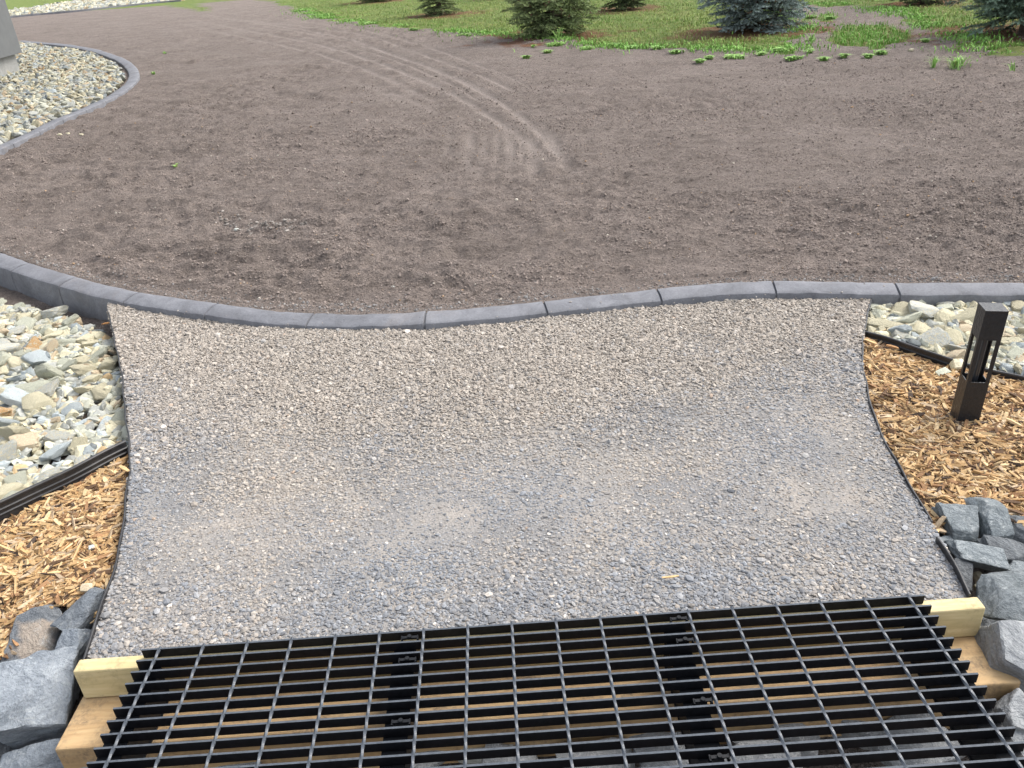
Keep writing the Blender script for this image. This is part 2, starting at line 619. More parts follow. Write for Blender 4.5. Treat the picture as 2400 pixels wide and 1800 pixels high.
left_edge_px = [(255, 738), (268, 790), (281, 850), (294, 950), (303, 1060), (300, 1130), (288, 1230), (268, 1310), (240, 1400), (212, 1480), (192, 1545)]
right_edge_px = [(2041, 700), (2032, 740), (2024, 790), (2021, 850), (2030, 910), (2052, 980), (2085, 1050), (2120, 1115), (2160, 1175), (2200, 1240), (2240, 1310), (2282, 1400)]
PATH_L = smooth(PL(left_edge_px, -0.015)[:, :2], 8)
PATH_R = smooth(PL(right_edge_px, -0.015)[:, :2], 8)
DIV_L = PL([(-160, 1290), (0, 1215), (150, 1140), (303, 1062)], -0.04)[:, :2]
DIV_R = smooth(PL([(2027, 792), (2100, 815), (2235, 858), (2330, 884), (2400, 900), (2560, 940)], -0.04)[:, :2], 6)

grass_edge_px = [(420, -14), (500, -8), (560, -4), (640, 4), (700, 22), (760, 42), (880, 60), (1000, 70), (1150, 82), (1300, 88), (1370, 104), (1500, 110), (1620, 114), (1750, 119), (1850, 121), (1858, 108),
                 (1890, 70), (1850, 40), (1840, 22), (1900, 10), (2000, 14), (2080, 22), (2130, 40), (2180, 62), (2240, 70), (2300, 100), (2250, 118), (2320, 127), (2420, 130), (2700, 120)]
lawn_poly = np.vstack([PL(grass_edge_px, 0.02)[:, :2], [[60, 12], [60, 90], [-40, 90], [-9.5, 31]]])
patch_px = [[(1955, 95), (1975, 70), (2000, 58), (2080, 62), (2140, 78), (2125, 95), (2080, 105), (2070, 118), (2030, 116), (1990, 108)],
            [(1925, 33), (1960, 30), (1965, 50), (1930, 52)], [(1880, 35), (1905, 33), (1905, 48), (1884, 48)]]
patch_poly = [PL(p, 0.02)[:, :2] for p in patch_px]
TREES = [  # px, py of the trunk foot, crown half width in px, height, kind
    (1030, 34, 66, 2.3, 'green'), (1292, 84, 118, 2.7, 'green'), (1462, 22, 70, 3.0, 'dark'), (1772, 72, 130, 2.9, 'blue'),
    (2400, 78, 190, 3.3, 'bluegreen'), (880, 4, 60, 2.6, 'dark'), (2165, 8, 80, 2.8, 'dark'), (1190, -6, 50, 2.6, 'dark')]


# ------------------------------------------------------------------ ground
def track_mask(p):
    """tyre marks: groups of narrow parallel streaks"""
    A = [([(560, 45), (700, 60), (850, 80), (950, 112), (1060, 150), (1160, 188), (1230, 225)], 0.05, 0.85),
         ([(470, 33), (640, 58), (800, 86), (920, 125), (1040, 168), (1130, 212), (1200, 255), (1290, 330), (1345, 425)], 0.055, 1.0),
         ([(440, 44), (600, 74), (760, 106), (880, 143), (1000, 188), (1080, 228), (1150, 270), (1240, 330), (1310, 400)], 0.055, 0.95),
         ([(430, 55), (560, 84), (720, 118), (850, 158), (950, 200), (1050, 252)], 0.05, 0.75),
         ([(600, 58), (740, 80), (860, 108), (980, 146), (1080, 182), (1170, 230)], 0.045, 0.8),
         ([(520, 28), (700, 48), (860, 70), (1000, 108), (1110, 146), (1200, 190)], 0.045, 0.7),
         ([(660, 45), (820, 66), (960, 98), (1070, 132), (1180, 172), (1260, 212)], 0.03, 0.6), ([(520, 52), (680, 78), (840, 114), (960, 152), (1060, 196), (1140, 245)], 0.03, 0.7),
         ([(480, 70), (640, 100), (800, 142), (900, 182), (990, 230)], 0.03, 0.6), ([(1165, 290), (1166, 350), (1158, 430)], 0.03, 0.6), ([(1215, 285), (1224, 350), (1224, 430)], 0.03, 0.6), ([(1060, 290), (1050, 340), (1040, 390)], 0.04, 0.45),
         ([(780, 170), (900, 215), (1000, 265)], 0.05, 0.5), ([(850, 185), (960, 230), (1060, 285)], 0.05, 0.5),
         ([(1106, 285), (1100, 340), (1090, 430)], 0.05, 0.75), ([(1138, 295), (1134, 350), (1122, 425)], 0.035, 0.7), ([(1188, 280), (1198, 340), (1196, 440)], 0.055, 0.75),
         ([(1236, 292), (1248, 350), (1250, 440)], 0.05, 0.85), ([(1262, 280), (1300, 330), (1330, 380)], 0.05, 0.8)]
    m = np.zeros(len(p))
    near = (p[:, 1] > 3.5) & (p[:, 1] < 40)
    q = p[near]
    mm = np.zeros(len(q))
    brk = fbm(q * 1.6, 77, 3)
    for pts, wd, amp in A:
        line = smooth(PL(pts, 0.02)[:, :2], 5)
        d, a = seg_dist(q, line)
        L = a.max()
        v = np.exp(-(d / (0.95 * wd)) ** 2) * amp * np.clip(np.minimum(a, L - a) / min(0.3 * L, 1.0), 0, 1)
        v *= np.clip(0.85 + 0.5 * brk + 0.25 * np.sin(a * 9 + wd * 900), 0.1, 1)
        mm = np.maximum(mm, v)
    m[near] = mm
    return m


def soil_relief(p):
    x = p[:, 0]
    y = p[:, 1]
    fade = np.clip((60 - y) / 45, 0, 1)
    q = np.c_[x * 0.7 + 0.25 * y, y * 1.15]
    h = 0.012 * fbm(q * 1.1, 3, 3) + 0.017 * fbm(q * 4.5, 9, 3) * np.clip(0.7 + fbm(q * 0.9, 21, 2), 0.25, 1.3)
    h = h + 0.014 * fbm(np.c_[x * 9, y * 12], 39, 3) * np.clip(0.7 + 1.2 * fbm(q * 0.7, 22, 2), 0.1, 1.4)
    # scuffed drifts in the near soil
    r = 1 - np.abs(fbm(np.c_[x * 1.6, y * 3.6] * 1.3, 31, 3))
    h = h + 0.05 * np.clip(r - 0.7, 0, 1) * np.clip(1.4 - (y - kerb_y(x)) / 2.2, 0.25, 1)
    h = h + 0.007 * fbm(q * 22, 41, 2) * np.clip((14 - y) / 8, 0, 1)
    return h * fade


def ground_z(p):
    x, y = p[:, 0], p[:, 1]
    ky = kerb_y(x)
    kin = (x > KERB[:, 0].min()) & (x < KERB[:, 0].max())
    nearside = (y < ky - 0.07) & (kin | (y < 3.0))
    z = 0.012 + soil_relief(p)
    far = np.clip((y - ky) / 0.3, 0, 1)
    z = z * far + (1 - far) * (0.024 + 0.25 * soil_relief(p))
    z = np.where(y - ky < 0.12, np.minimum(z, 0.019), z)
    z = np.where(y - ky < -0.012, -0.04, z)
    dl = seg_dist(p, LOOP)[0]
    z = np.where(dl < 0.3, np.minimum(z, 0.022), z)
    z = np.where(inside(p, LOOP), np.minimum(z, -0.01), z)
    zb = np.full(len(x), -0.105)
    creek = (y < 1.374) & (np.abs(x) < 1.12) | (y < 1.21 + 0.4 * np.clip(np.abs(x) - 1.1, 0, 0.6))
    side = (np.abs(x) > 1.02) & (y < 1.75)
    zb = np.where(side, -0.23, zb)
    zb = np.where(creek, -0.42, zb)
    zb = zb + 0.012 * fbm(p * 9.0, 51, 3)
    # strip of bare earth under the kerb beside the pale stones
    z = np.where(nearside, zb, z)
    return z


def axis_x():
    a = list(np.arange(-3.4, 3.4, 0.02))
    s, v = 0.021, 3.4
    while v < 420:
        a += [v, -v]
        v += s
        s *= 1.028
    return np.sort(np.array(a))


def axis_y():
    a = list(np.arange(-0.6, 3.0, 0.04))
    s, v = 0.016, 3.0
    while v < 900:
        a.append(v)
        v += s
        s *= 1.0052 if v < 30 else 1.06
    s, v = 0.2, -0.8
    while v > -60:
        a.append(v)
        v -= s
        s *= 1.2
    return np.sort(np.array(a))


ax, ay = axis_x(), axis_y()
gx, gy = np.meshgrid(ax, ay)
GP = np.c_[gx.ravel(), gy.ravel()]
gz = ground_z(GP)
trk = track_mask(GP)
gz = np.where(trk > 0, gz * (1 - 0.6 * np.clip(trk * 1.5, 0, 1)), gz) - 0.018 * trk
near = (GP[:, 1] > 8) & (GP[:, 1] < 60) & (np.abs(GP[:, 0]) < 30)
grs = np.zeros(len(GP))
jit = np.c_[fbm(GP * 2.2, 61, 3), fbm(GP * 2.2, 67, 3)] * 0.22
gi = inside(GP + jit, lawn_poly) | (GP[:, 1] > 40) | ((GP[:, 0] > 25) & (GP[:, 1] > 14))
for pp in patch_poly:
    gi = gi | inside(GP + jit * 0.6, pp)
grs[gi] = 1.0
litter = np.zeros(len(GP))
tree_pos = []
for (px, py, hw, hh, kd) in TREES:
    b = P(px, py, 0.02)
    rad = 1.16 * hw / 1883.0 * depth_of(b)
    tree_pos.append((b, rad))
    d = np.hypot(GP[:, 0] - b[0], (GP[:, 1] - b[1])) / (rad * 1.15)
    litter = np.maximum(litter, np.clip((1.15 + 0.5 * fbm(GP * 3.0, 88, 3) - d) * 2.5, 0, 1))
litter *= 0.9
nx, ny = len(ax), len(ay)
idx = np.arange(nx * ny).reshape(ny, nx)
quads = np.stack([idx[:-1, :-1], idx[:-1, 1:], idx[1:, 1:], idx[1:, :-1]], -1).reshape(-1, 4)
ground = link('ground', raw_mesh('ground', np.c_[GP, gz], quads, np.c_[trk, grs, litter], True), MSOIL)
tag(ground, kind='structure')


# ------------------------------------------------------------------ scattered small pieces
def rot_mats(ax_, ay_, az_):
    cx, sx, cy, sy, cz, sz = np.cos(ax_), np.sin(ax_), np.cos(ay_), np.sin(ay_), np.cos(az_), np.sin(az_)
    R = np.empty((len(cx), 3, 3))
    R[:, 0] = np.stack([cz * cy, cz * sy * sx - sz * cx, cz * sy * cx + sz * sx], 1)
    R[:, 1] = np.stack([sz * cy, sz * sy * sx + cz * cx, sz * sy * cx - cz * sx], 1)
    R[:, 2] = np.stack([-sy, cy * sx, cy * cx], 1)
    return R


def scatter(name, variants, pos, R, scale, col, material, jitter=0.0):
    """one mesh of many pieces; variants: list of (V, F triangles)"""
    Vs, Fs, Cs, base = [], [], [], 0
    which = rng.integers(0, len(variants), len(pos))
    for k, (V, Fk) in enumerate(variants):
        s = np.where(which == k)[0]
        if not len(s):
            continue
        W = np.einsum('nij,nvj->nvi', R[s], V[None] * scale[s][:, None, :]) + pos[s][:, None, :]
        n, nv = len(s), len(V)
        Vs.append(W.reshape(-1, 3))
        Fs.append((Fk[None] + (np.arange(n) * nv)[:, None, None] + base).reshape(-1, 3))
        Cs.append(np.repeat(col[s], nv, 0))
        base += n * nv
    return link(name, raw_mesh(name, np.vstack(Vs), np.vstack(Fs), np.vstack(Cs)), material)


def ico(sub):
    import bmesh
    bm = bmesh.new()
    bmesh.ops.create_icosphere(bm, subdivisions=sub, radius=1.0)
    V = np.array([v.co[:] for v in bm.verts])
    Fk = np.array([[v.index for v in f.verts] for f in bm.faces])
    bm.free()
    return V, Fk


ICO1, ICO2, ICO3, ICO4 = ico(1), ico(2), ico(3), ico(4)
ICO5 = ico(5)


def rock_shape(D, seed, nplane=9, soft=14.0, flat=0.0, rough=0.05, lay=0.0):
    """directions D pushed to an irregular block cut by random planes"""
    r = np.random.default_rng(seed)
    ns = r.normal(size=(nplane, 3))
    ns /= np.linalg.norm(ns, axis=1)[:, None]
    ns = np.vstack([ns, [[1, 0, 0], [-1, 0, 0], [0, 1, 0], [0, -1, 0], [0, 0, 1], [0, 0, -1]]])
    tilt = r.normal(size=(6, 3)) * 0.16
    ns[-6:] += tilt
    ns /= np.linalg.norm(ns, axis=1)[:, None]
    d = np.r_[r.uniform(0.8, 1.15, nplane), r.uniform(0.82, 1.0, 6)]
    q = np.maximum(D @ ns.T, 0.02) / d
    rad = (q ** soft).sum(1) ** (-1.0 / soft)
    V = D * rad[:, None]
    V = V / np.abs(V).max(0)
    if rough:
        n = fbm(V * 2.2 + seed * 3.1, seed % 97, 4, 0.55)
        V = V * (1 + rough * n)[:, None]
    if lay:
        V[:, :2] *= (1 + lay * np.sin(V[:, 2] * 9 + 2 * vnoise(V * 1.5 + seed, 5)))[:, None]
    return V


def flake(seed, base=ICO1, rough=0.0):
    V = rock_shape(base[0], seed, 6, 10.0, 0, rough)
    return V, base[1]


# ------------------------------------------------------------------ gravel path
path_poly = np.vstack([PATH_L, PATH_R[::-1]])
kin_ = (KERB[:, 0] > PATH_L[0, 0] - 0.1) & (KERB[:, 0] < PATH_R[0, 0] + 0.1)
path_poly = np.vstack([PATH_L[::-1], KERB[kin_] - [0, 0.08], PATH_R])


def path_z(p):
    ky = kerb_y(p[:, 0])
    t = np.clip((p[:, 1] - 1.38) / (ky - 1.38), 0, 1)
    return -0.036 + 0.03 * t + 0.003 * fbm(p * 2.0, 5, 3) + 0.0045 * np.exp(-((p[:, 1] - ky) / 0.3) ** 2) * fbm(p * 6, 8, 2)


def grid_in(poly, step, zf, name, material, pad=0.0):
    lo, hi = poly.min(0) - 0.02, poly.max(0) + 0.02
    xs, ys = np.arange(lo[0], hi[0], step), np.arange(lo[1], hi[1], step)
    X, Y = np.meshgrid(xs, ys)
    p = np.c_[X.ravel(), Y.ravel()]
    idx = np.arange(len(p)).reshape(len(ys), len(xs))
    q = np.stack([idx[:-1, :-1], idx[:-1, 1:], idx[1:, 1:], idx[1:, :-1]], -1).reshape(-1, 4)
    cen = p[q].mean(1)
    q = q[inside(cen, poly)]
    used, inv = np.unique(q, return_inverse=True)
    return link(name, raw_mesh(name, np.c_[p[used], zf(p[used])], inv.reshape(-1, 4), None, True), material)


sheet_poly = np.vstack([path_poly, [[1.03, 1.372], [-1.03, 1.372]]])
gsheet = grid_in(sheet_poly, 0.012, lambda p: path_z(p), 'path', MDUST)
tag(gsheet, kind='structure')


def in_poly(n, poly):
    lo, hi = poly.min(0), poly.max(0)
    out = []
    tot = 0
    while tot < n:
        p = rng.uniform(lo, hi, (n * 2, 2))
        p = p[inside(p, poly)]
        out.append(p)
        tot += len(p)
    return np.vstack(out)[:n]


def loose_mask(p):
    """1 where the gravel lies loose and pale (towards the kerb), 0 where it is trodden into dust"""
    ky = kerb_y(p[:, 0])
    t = (ky - p[:, 1])
    edge = 0.95 + 0.12 * fbm(p * 1.4, 19, 3) - 0.28 * np.clip(p[:, 0] - 0.3, 0, 1)
    m = np.clip((edge + 0.1 * fbm(p * 4.0, 27, 3) - t) / 0.75 + 0.5, 0, 1)
    near = np.clip((1.75 - p[:, 1]) / 0.3, 0, 1) * 0.75
    d1, _ = seg_dist(p, PATH_L)
    d2, _ = seg_dist(p, PATH_R)
    edg = np.clip(1 - np.minimum(d1, d2) / 0.16, 0, 1) * 0.8
    return m, np.clip(np.maximum(near, edg) + 0.25 * fbm(p * 3, 23, 3), 0, 1)


def gravel():
    n = 190000
    p = in_poly(n, sheet_poly)
    lm, nm = loose_mask(p)
    keep = rng.random(n) < np.clip(0.42 + 0.6 * lm + 0.6 * nm + 0.25 * fbm(p * 5, 29, 2), 0.16, 1)
    p, lm, nm = p[keep], lm[keep], nm[keep]
    n = len(p)
    L = np.exp(rng.normal(math.log(0.0044), 0.36, n)) * (0.74 + 0.24 * lm + 0.22 * nm)
    L = np.clip(L, 0.0025, 0.014)
    sc = np.c_[L, L * rng.uniform(0.5, 0.9, n), L * rng.uniform(0.28, 0.55, n)]
    lay = rng.random(n)
    z = path_z(p) + sc[:, 2] * (0.15 + 0.45 * lm + 0.35 * nm) + lm * lay * 0.0025
    tilt = 0.16 + 0.24 * lm
    R = rot_mats(rng.normal(0, 1, n) * tilt, rng.normal(0, 1, n) * tilt, rng.uniform(0, 6.28, n))
    warm = np.array([0.315, 0.274, 0.232])
    warm2 = np.array([0.42, 0.378, 0.325])
    cool = np.array([0.255, 0.264, 0.277])
    dark = np.array([0.17, 0.176, 0.187])
    t = rng.random(n)[:, None]
    wc = warm * (1 - t) + warm2 * t
    cc = dark * (1 - t) + cool * t * 1.1
    f = np.clip(lm * 0.9 + 0.38 - 0.42 * nm * (1 - lm) + 0.55 * fbm(p * 2.6, 33, 3) * (1 - lm) + 0.35 * rng.normal(size=n), 0, 1)[:, None]
    col = wc * f + cc * (1 - f)
    pk = rng.random(n)
    col[pk < 0.012] = [0.55, 0.5, 0.44]
    col[(pk > 0.012) & (pk < 0.016)] = [0.4, 0.31, 0.24]
    col *= rng.uniform(0.78, 1.16, n)[:, None]
    o = scatter('gravel', [flake(s) for s in range(100, 130)], np.c_[p, z], R, sc, col, MGRAV)
    tag(o, 'small grey and beige gravel chips covering the path up to the charcoal kerb', 'gravel', kind='stuff')


gravel()


def spill():
    n = 420
    i = rng.integers(0, len(KERB), n)
    p = KERB[i] + np.c_[rng.normal(0, 0.03, n), -np.abs(rng.normal(0.07, 0.05, n))]
    k = (p[:, 0] > -2.0) & (p[:, 0] < 1.9) & (fbm(p * 2.5, 47, 2) + 0.3 * rng.normal(size=n) > 0.0)
    p = p[k]
    n = len(p)
    L = np.clip(np.exp(rng.normal(math.log(0.003), 0.4, n)), 0.0015, 0.007)
    sc = np.c_[L, L * 0.7, L * 0.5]
    t = rng.random(n)[:, None]
    col = np.array([0.2, 0.17, 0.15]) * (1 - t) + np.array([0.42, 0.38, 0.33]) * t
    z = KZ + 0.001 - 0.1 * np.clip(kerb_y(p[:, 0]) - p[:, 1] - 0.03, 0, 0.09)
    o = scatter('spilled_gravel', [flake(q) for q in range(20)], np.c_[p, z], rot_mats(rng.normal(0, .3, n), rng.normal(0, .3, n), rng.uniform(0, 6, n)), sc, col, MGRAV)
    tag(o, 'few crumbs of gravel and soil spilled on top of the charcoal kerb', 'gravel crumbs', kind='stuff')


spill()


# ------------------------------------------------------------------ soil crumbs
def crumbs():
    pts = []
    for n, y0, y1 in ((75000, 3.0, 4.6), (70000, 4.6, 7.5), (30000, 7.5, 12.0)):
        y = rng.uniform(y0, y1, n * 2)
        x = rng.uniform(-0.78, 0.78, n * 2) * (y + 0.3)
        p = np.c_[x, y]
        k = (p[:, 1] > kerb_y(p[:, 0]) + 0.03) & ~inside(p, np.vstack([LOOP, [[-20, 14], [-20, 5]]]))
        pts.append(p[k][:n])
    p = np.vstack(pts)
    dens = 0.6 * fbm(p * np.array([1.2, 2.0]), 43, 4) + 0.5 * np.exp(-((p[:, 1] - kerb_y(p[:, 0])) / 0.18) ** 2)
    dens -= 0.8 * track_mask(p) + np.clip((p[:, 1] - 8) / 5, 0, 1) * 1.2
    p = p[dens + 0.35 * rng.normal(size=len(p)) > -0.1]
    n = len(p)
    L = np.clip(np.exp(rng.normal(math.log(0.0034), 0.42, n)), 0.0016, 0.011) * np.clip(p[:, 1] / 5.5, 0.9, 1.7)
    sc = np.c_[L, L * rng.uniform(0.6, 1, n), L * rng.uniform(0.45, 0.8, n)]
    z = ground_z(p) + sc[:, 2] * 0.35
    t = rng.random(n)[:, None]
    col = np.array([0.195, 0.16, 0.139]) * (1 - t) + np.array([0.32, 0.267, 0.232]) * t
    kd = np.exp(-((p[:, 1] - kerb_y(p[:, 0])) / 0.12) ** 2)
    g = rng.random(n) < kd * 0.6
    col[g] = np.array([0.22, 0.21, 0.2]) * rng.uniform(0.7, 1.5, g.sum())[:, None]
    pk = rng.random(n)
    col[pk < 0.012] = [0.5, 0.45, 0.38]
    col[(pk > 0.012) & (pk < 0.02)] = [0.42, 0.29, 0.18]
    R = rot_mats(rng.normal(0, .5, n), rng.normal(0, .5, n), rng.uniform(0, 6.28, n))
    o = scatter('soil_crumbs', [flake(s, ICO1, 0.1) for s in range(300, 312)], np.c_[p, z], R, sc, col, MCLOD)
    tag(o, 'loose brown soil crumbs and specks strewn over the bare ground', 'soil crumbs', kind='stuff')


crumbs()


# ------------------------------------------------------------------ kerbs
def kerb(name, line, width, top, bottom, joint_at, label, joint=0.5, side=1, fine=0.012, slope=0.012):
    """poured kerb: rounded section swept along its outer edge; side=+1 puts the body to the right of the line's direction"""
    line = resample(line, fine)
    s = np.r_[0, np.cumsum(np.hypot(*np.diff(line, axis=0).T))]
    js = []
    k = joint_at
    while k > 0.05:
        k -= joint
    while k < s[-1]:
        js.append(k)
        k += joint
    extra = np.array([j + d for j in js for d in (-0.005, -0.0025, 0.0025, 0.005)])
    S = np.unique(np.r_[s, extra[(extra > 0) & (extra < s[-1])]])
    L = np.stack([np.interp(S, s, line[:, 0]), np.interp(S, s, line[:, 1])], 1)
    T = np.gradient(L, axis=0)
    T /= np.linalg.norm(T, axis=1)[:, None]
    # smooth tangents
    ker = np.ones(9) / 9
    T = np.stack([np.convolve(np.pad(T[:, i], 4, mode='edge'), ker, 'valid') for i in (0, 1)], 1)
    T /= np.linalg.norm(T, axis=1)[:, None]
    Nn = np.stack([T[:, 1], -T[:, 0]], 1) * side
    prof = [(0.0, bottom), (0.0, top - 0.012), (0.001, top - 0.005), (0.004, top - 0.0015), (0.01, top + 0.0005), (width * 0.35, top + 0.002), (width * 0.6, top - slope * 0.2),
            (width * 0.8, top - slope * 0.6), (width - 0.009, top - slope * 0.85), (width - 0.003, top - slope - 0.002), (width, top - slope - 0.01),
            (width + 0.004, top - slope - 0.045), (width + 0.006, bottom)]
    rings = []
    jd = np.min(np.abs(S[:, None] - np.array(js)[None]), axis=1)
    for i in range(len(S)):
        g = 0.011 if jd[i] < 0.003 else 0.0
        q = []
        wob = 0.0035 * math.sin(S[i] * 2.1 + 1) + 0.003 * math.sin(S[i] * 5.3)
        for a, z in prof:
            if g and z > bottom:
                z = z - g if 0.003 < a < width else z - g * 0.4
                a = min(max(a, g * 0.5), width - g * 0.5)
            q.append((L[i, 0] + Nn[i, 0] * a, L[i, 1] + Nn[i, 1] * a, z + (wob if z > bottom else 0)))
        rings.append(np.array(q))
    V = np.vstack(rings)
    n = 0.0022 * fbm(V * 14, 71, 4)
    up = V[:, 2] > bottom + 0.001
    V[up, 2] += n[up]
    V[up, :2] += 0.0025 * np.c_[fbm(V[up] * 9, 73, 3), fbm(V[up] * 9, 79, 3)]
    k = len(prof)
    rings = [V[i * k:(i + 1) * k] for i in range(len(S))]
    mb = MB()
    mb.sweep(rings)
    o = mb.build(name, MKERB, None, True)
    m = o.modifiers.new('crisp', 'EDGE_SPLIT')
    m.split_angle = math.radians(32)
    tag(o, label, 'kerb', 'poured concrete kerbs')
    return o


LT0 = np.gradient(LOOP, axis=0)
LT0 /= np.linalg.norm(LT0, axis=1)[:, None]
LN0 = np.stack([-LT0[:, 1], LT0[:, 0]], 1)
_, jarc = seg_dist(P(1000, 728, KZ)[None, :2], KERB)
kerb('concrete_kerb', KERB, 0.108, KZ, -0.17, float(jarc[0]), 'charcoal concrete kerb curving between the bare soil and the gravel path', 0.497, 1)
kerb('concrete_kerb', LOOP - LN0 * 0.07, 0.15, 0.05, -0.08, 0.3, 'charcoal concrete kerb looping round the pale stone bed beside the grey building', 0.6, -1, 0.03)
kerb('concrete_kerb', STRIP, 0.2, 0.09, -0.08, 0.6, 'distant kerb edging the pale stone strip behind the grey building', 3.0, -1, 0.15)


# ------------------------------------------------------------------ black edging strips
def ribbon(name, line, z0, z1, th, label, bead=0.0, ridges=(), cat='edging', zfun=None, bow=0.0, follow=None):
    line = resample(np.asarray(line), 0.02)
    T = np.gradient(line, axis=0)
    T /= np.linalg.norm(T, axis=1)[:, None]
    Nn = np.stack([-T[:, 1], T[:, 0]], 1)
    h = th / 2
    prof = [(-h, z0), (h, z0)]
    for rz in ridges:
        prof += [(h, rz - 0.003), (h + 0.0035, rz), (h, rz + 0.003)]
    if bead:
        prof += [(h, z1 - 2 * bead), (bead, z1 - 1.5 * bead), (bead, z1 - 0.5 * bead), (bead * 0.4, z1), (-bead * 0.4, z1), (-bead, z1 - 0.5 * bead), (-bead, z1 - 1.5 * bead), (-h, z1 - 2 * bead)]
    else:
        prof += [(h, z1), (-h, z1)]
    for rz in ridges[::-1]:
        prof += [(-h, rz + 0.003), (-h - 0.0035, rz), (-h, rz - 0.003)]
    rings = []
    for i in range(len(line)):
        dz = float(path_z(line[i:i + 1, :2])[0]) + follow - z1 if follow is not None else 0.0
        dz += 0.002 * math.sin(i * 0.31) + 0.0015 * math.sin(i * 0.13 + 1)
        o = 0.0025 * math.sin(i * 0.21) + 0.002 * math.sin(i * 0.53)
        rings.append(np.array([(line[i, 0] + Nn[i, 0] * (a + o), line[i, 1] + Nn[i, 1] * (a + o), z + (dz if z > z0 else 0)) for a, z in prof]))
    mb = MB()
    mb.sweep(rings)
    o = mb.build(name, MPLAST)
    tag(o, label, cat, 'black plastic garden edging')
    return o


ribbon('garden_edging', PATH_L[:, :2], -0.13, -0.004, 0.004, 'thin black edging strip between the gravel and the wood chips opposite the bollard light', 0.0025, follow=0.012)
ribbon('garden_edging', PATH_R[PATH_R[:, 1] > PL([(2185, 1218)], -0.015)[0, 1]], -0.13, -0.002, 0.004, 'thin black edging strip curving along the gravel on the bollard light side', 0.0025, follow=0.009)
ribbon('garden_edging', PL([(2196, 1258), (2222, 1300), (2250, 1345), (2274, 1390)], -0.015)[:, :2], -0.13, -0.001, 0.004, 'short edging piece ending at the pale timber beside slate boulders', 0.0025, follow=0.016)
ribbon('garden_edging', DIV_L, -0.13, 0.012, 0.006, 'wide ribbed black divider between pale stones and wood chips, opposite the bollard', 0.006, (-0.03, -0.014))
ribbon('garden_edging', DIV_R, -0.13, -0.012, 0.005, 'black divider between pale stones and wood chips behind the bollard light', 0.005, (-0.035,))


# ------------------------------------------------------------------ beds: pale stones
left_bed = np.vstack([PL([(-220, 665), (-100, 690), (0, 700), (60, 708), (130, 728), (205, 755), (266, 790)], -0.05)[:, :2],
                      PATH_L[(PATH_L[:, 1] > DIV_L[-1, 1]) & (PATH_L[:, 1] < P(266, 790, -.02)[1])] - [0.015, 0], DIV_L[::-1] + [0, 0.02]])
rb_top = PL([(2046, 722), (2070, 706), (2120, 702), (2250, 699), (2400, 699), (2620, 695)], -0.03)[:, :2]
right_bed = np.vstack([rb_top, DIV_R[::-1] + [0.012, 0.045], (PATH_R[(PATH_R[:, 1] > DIV_R[0, 1] + 0.02) & (PATH_R[:, 1] < rb_top[0, 1])][::-1] + [0.03, 0.0])])
i0 = int(np.argmin(np.abs(LOOP[:, 0] - P(-60, 380, KZ)[0]) + np.abs(LOOP[:, 1] - P(-60, 380, KZ)[1])))
loop_in = []
LT = np.gradient(LOOP, axis=0)
LT /= np.linalg.norm(LT, axis=1)[:, None]
LN = np.stack([LT[:, 1], -LT[:, 0]], 1) * -1
far_bed = LOOP + LN * 0.17
STRIP_T = np.gradient(STRIP, axis=0)
STRIP_T /= np.linalg.norm(STRIP_T, axis=1)[:, None]
STRIP_IN = STRIP + np.stack([-STRIP_T[:, 1], STRIP_T[:, 0]], 1) * 0.25
strip_bed = np.vstack([STRIP_IN, STRIP_IN[::-1] + [-6.0, 40.0]])
NPV = 34
PV = []
for s in range(NPV):
    V = rock_shape(ICO3[0], 500 + s, 6, 45.0, 0, 0.045, 0.025 if s % 3 == 0 else 0)
    PV.append((V, ICO3[1]))
PM = [raw_mesh('pale_stone', V, Fk, None, False) for V, Fk in PV]
for me in PM:
    me.materials.append(PALE['cream'])
    me.polygons.foreach_set('use_smooth', np.zeros(len(me.polygons), bool))
cols = list(PALE_W)
cw = np.array([PALE_W[c] for c in cols])
cw /= cw.sum()
ORD = ['first', 'second', 'third', 'fourth', 'fifth', 'sixth', 'seventh', 'eighth', 'ninth', 'tenth', 'eleventh', 'twelfth']
STONES = []


def place_stones(poly, zf, nmax, rmin, rmax, bed, order=None, pack=0.72, wt=None):
    cand = in_poly(9000, poly)
    if order is not None:
        cand = cand[np.argsort(order(cand) + rng.normal(0, 0.05, len(cand)))]
    got = []
    for c in cand:
        r = math.exp(rng.uniform(math.log(rmin), math.log(rmax)))
        ok = True
        for (q, rq) in got:
            if abs(q[0] - c[0]) < 0.25 and math.hypot(q[0] - c[0], q[1] - c[1]) < pack * (r + rq):
                ok = False
                break
        if ok:
            got.append((c, r))
            if len(got) >= nmax:
                break
    zs = zf(np.array([g[0] for g in got]))
    for (c, r), z in zip(got, zs):
        k = int(rng.integers(0, NPV))
        col = cols[int(rng.choice(len(cols), p=cw if wt is None else wt))]
        el = rng.uniform(0.95, 1.5)
        fl = rng.uniform(0.32, 0.62)
        s = (r * el * 1.06, r / el ** 0.4 * 1.06, r * fl)
        o = bpy.data.objects.new('pale_stone', PM[k])
        C.objects.link(o)
        o.material_slots[0].link = 'OBJECT'
        o.material_slots[0].material = PALE[col]
        o.scale = s
        o.rotation_euler = (rng.normal(0, 0.3), rng.normal(0, 0.3), rng.uniform(0, 6.28))
        o.location = (c[0], c[1], z + r * fl * 0.55 + rng.uniform(0, 0.012))
        shape = 'long' if el > 1.28 else ('flat' if fl < 0.42 else ('chunky' if fl > 0.53 else 'angular'))
        size = 'small' if r < rmin * 1.28 else ('large' if r > rmax * 0.8 else 'middling')
        STONES.append([o, bed, col, shape, size, np.array(c)])
    return got


def near_line(c, line, d):
    return seg_dist(c[None], line)[0][0] < d


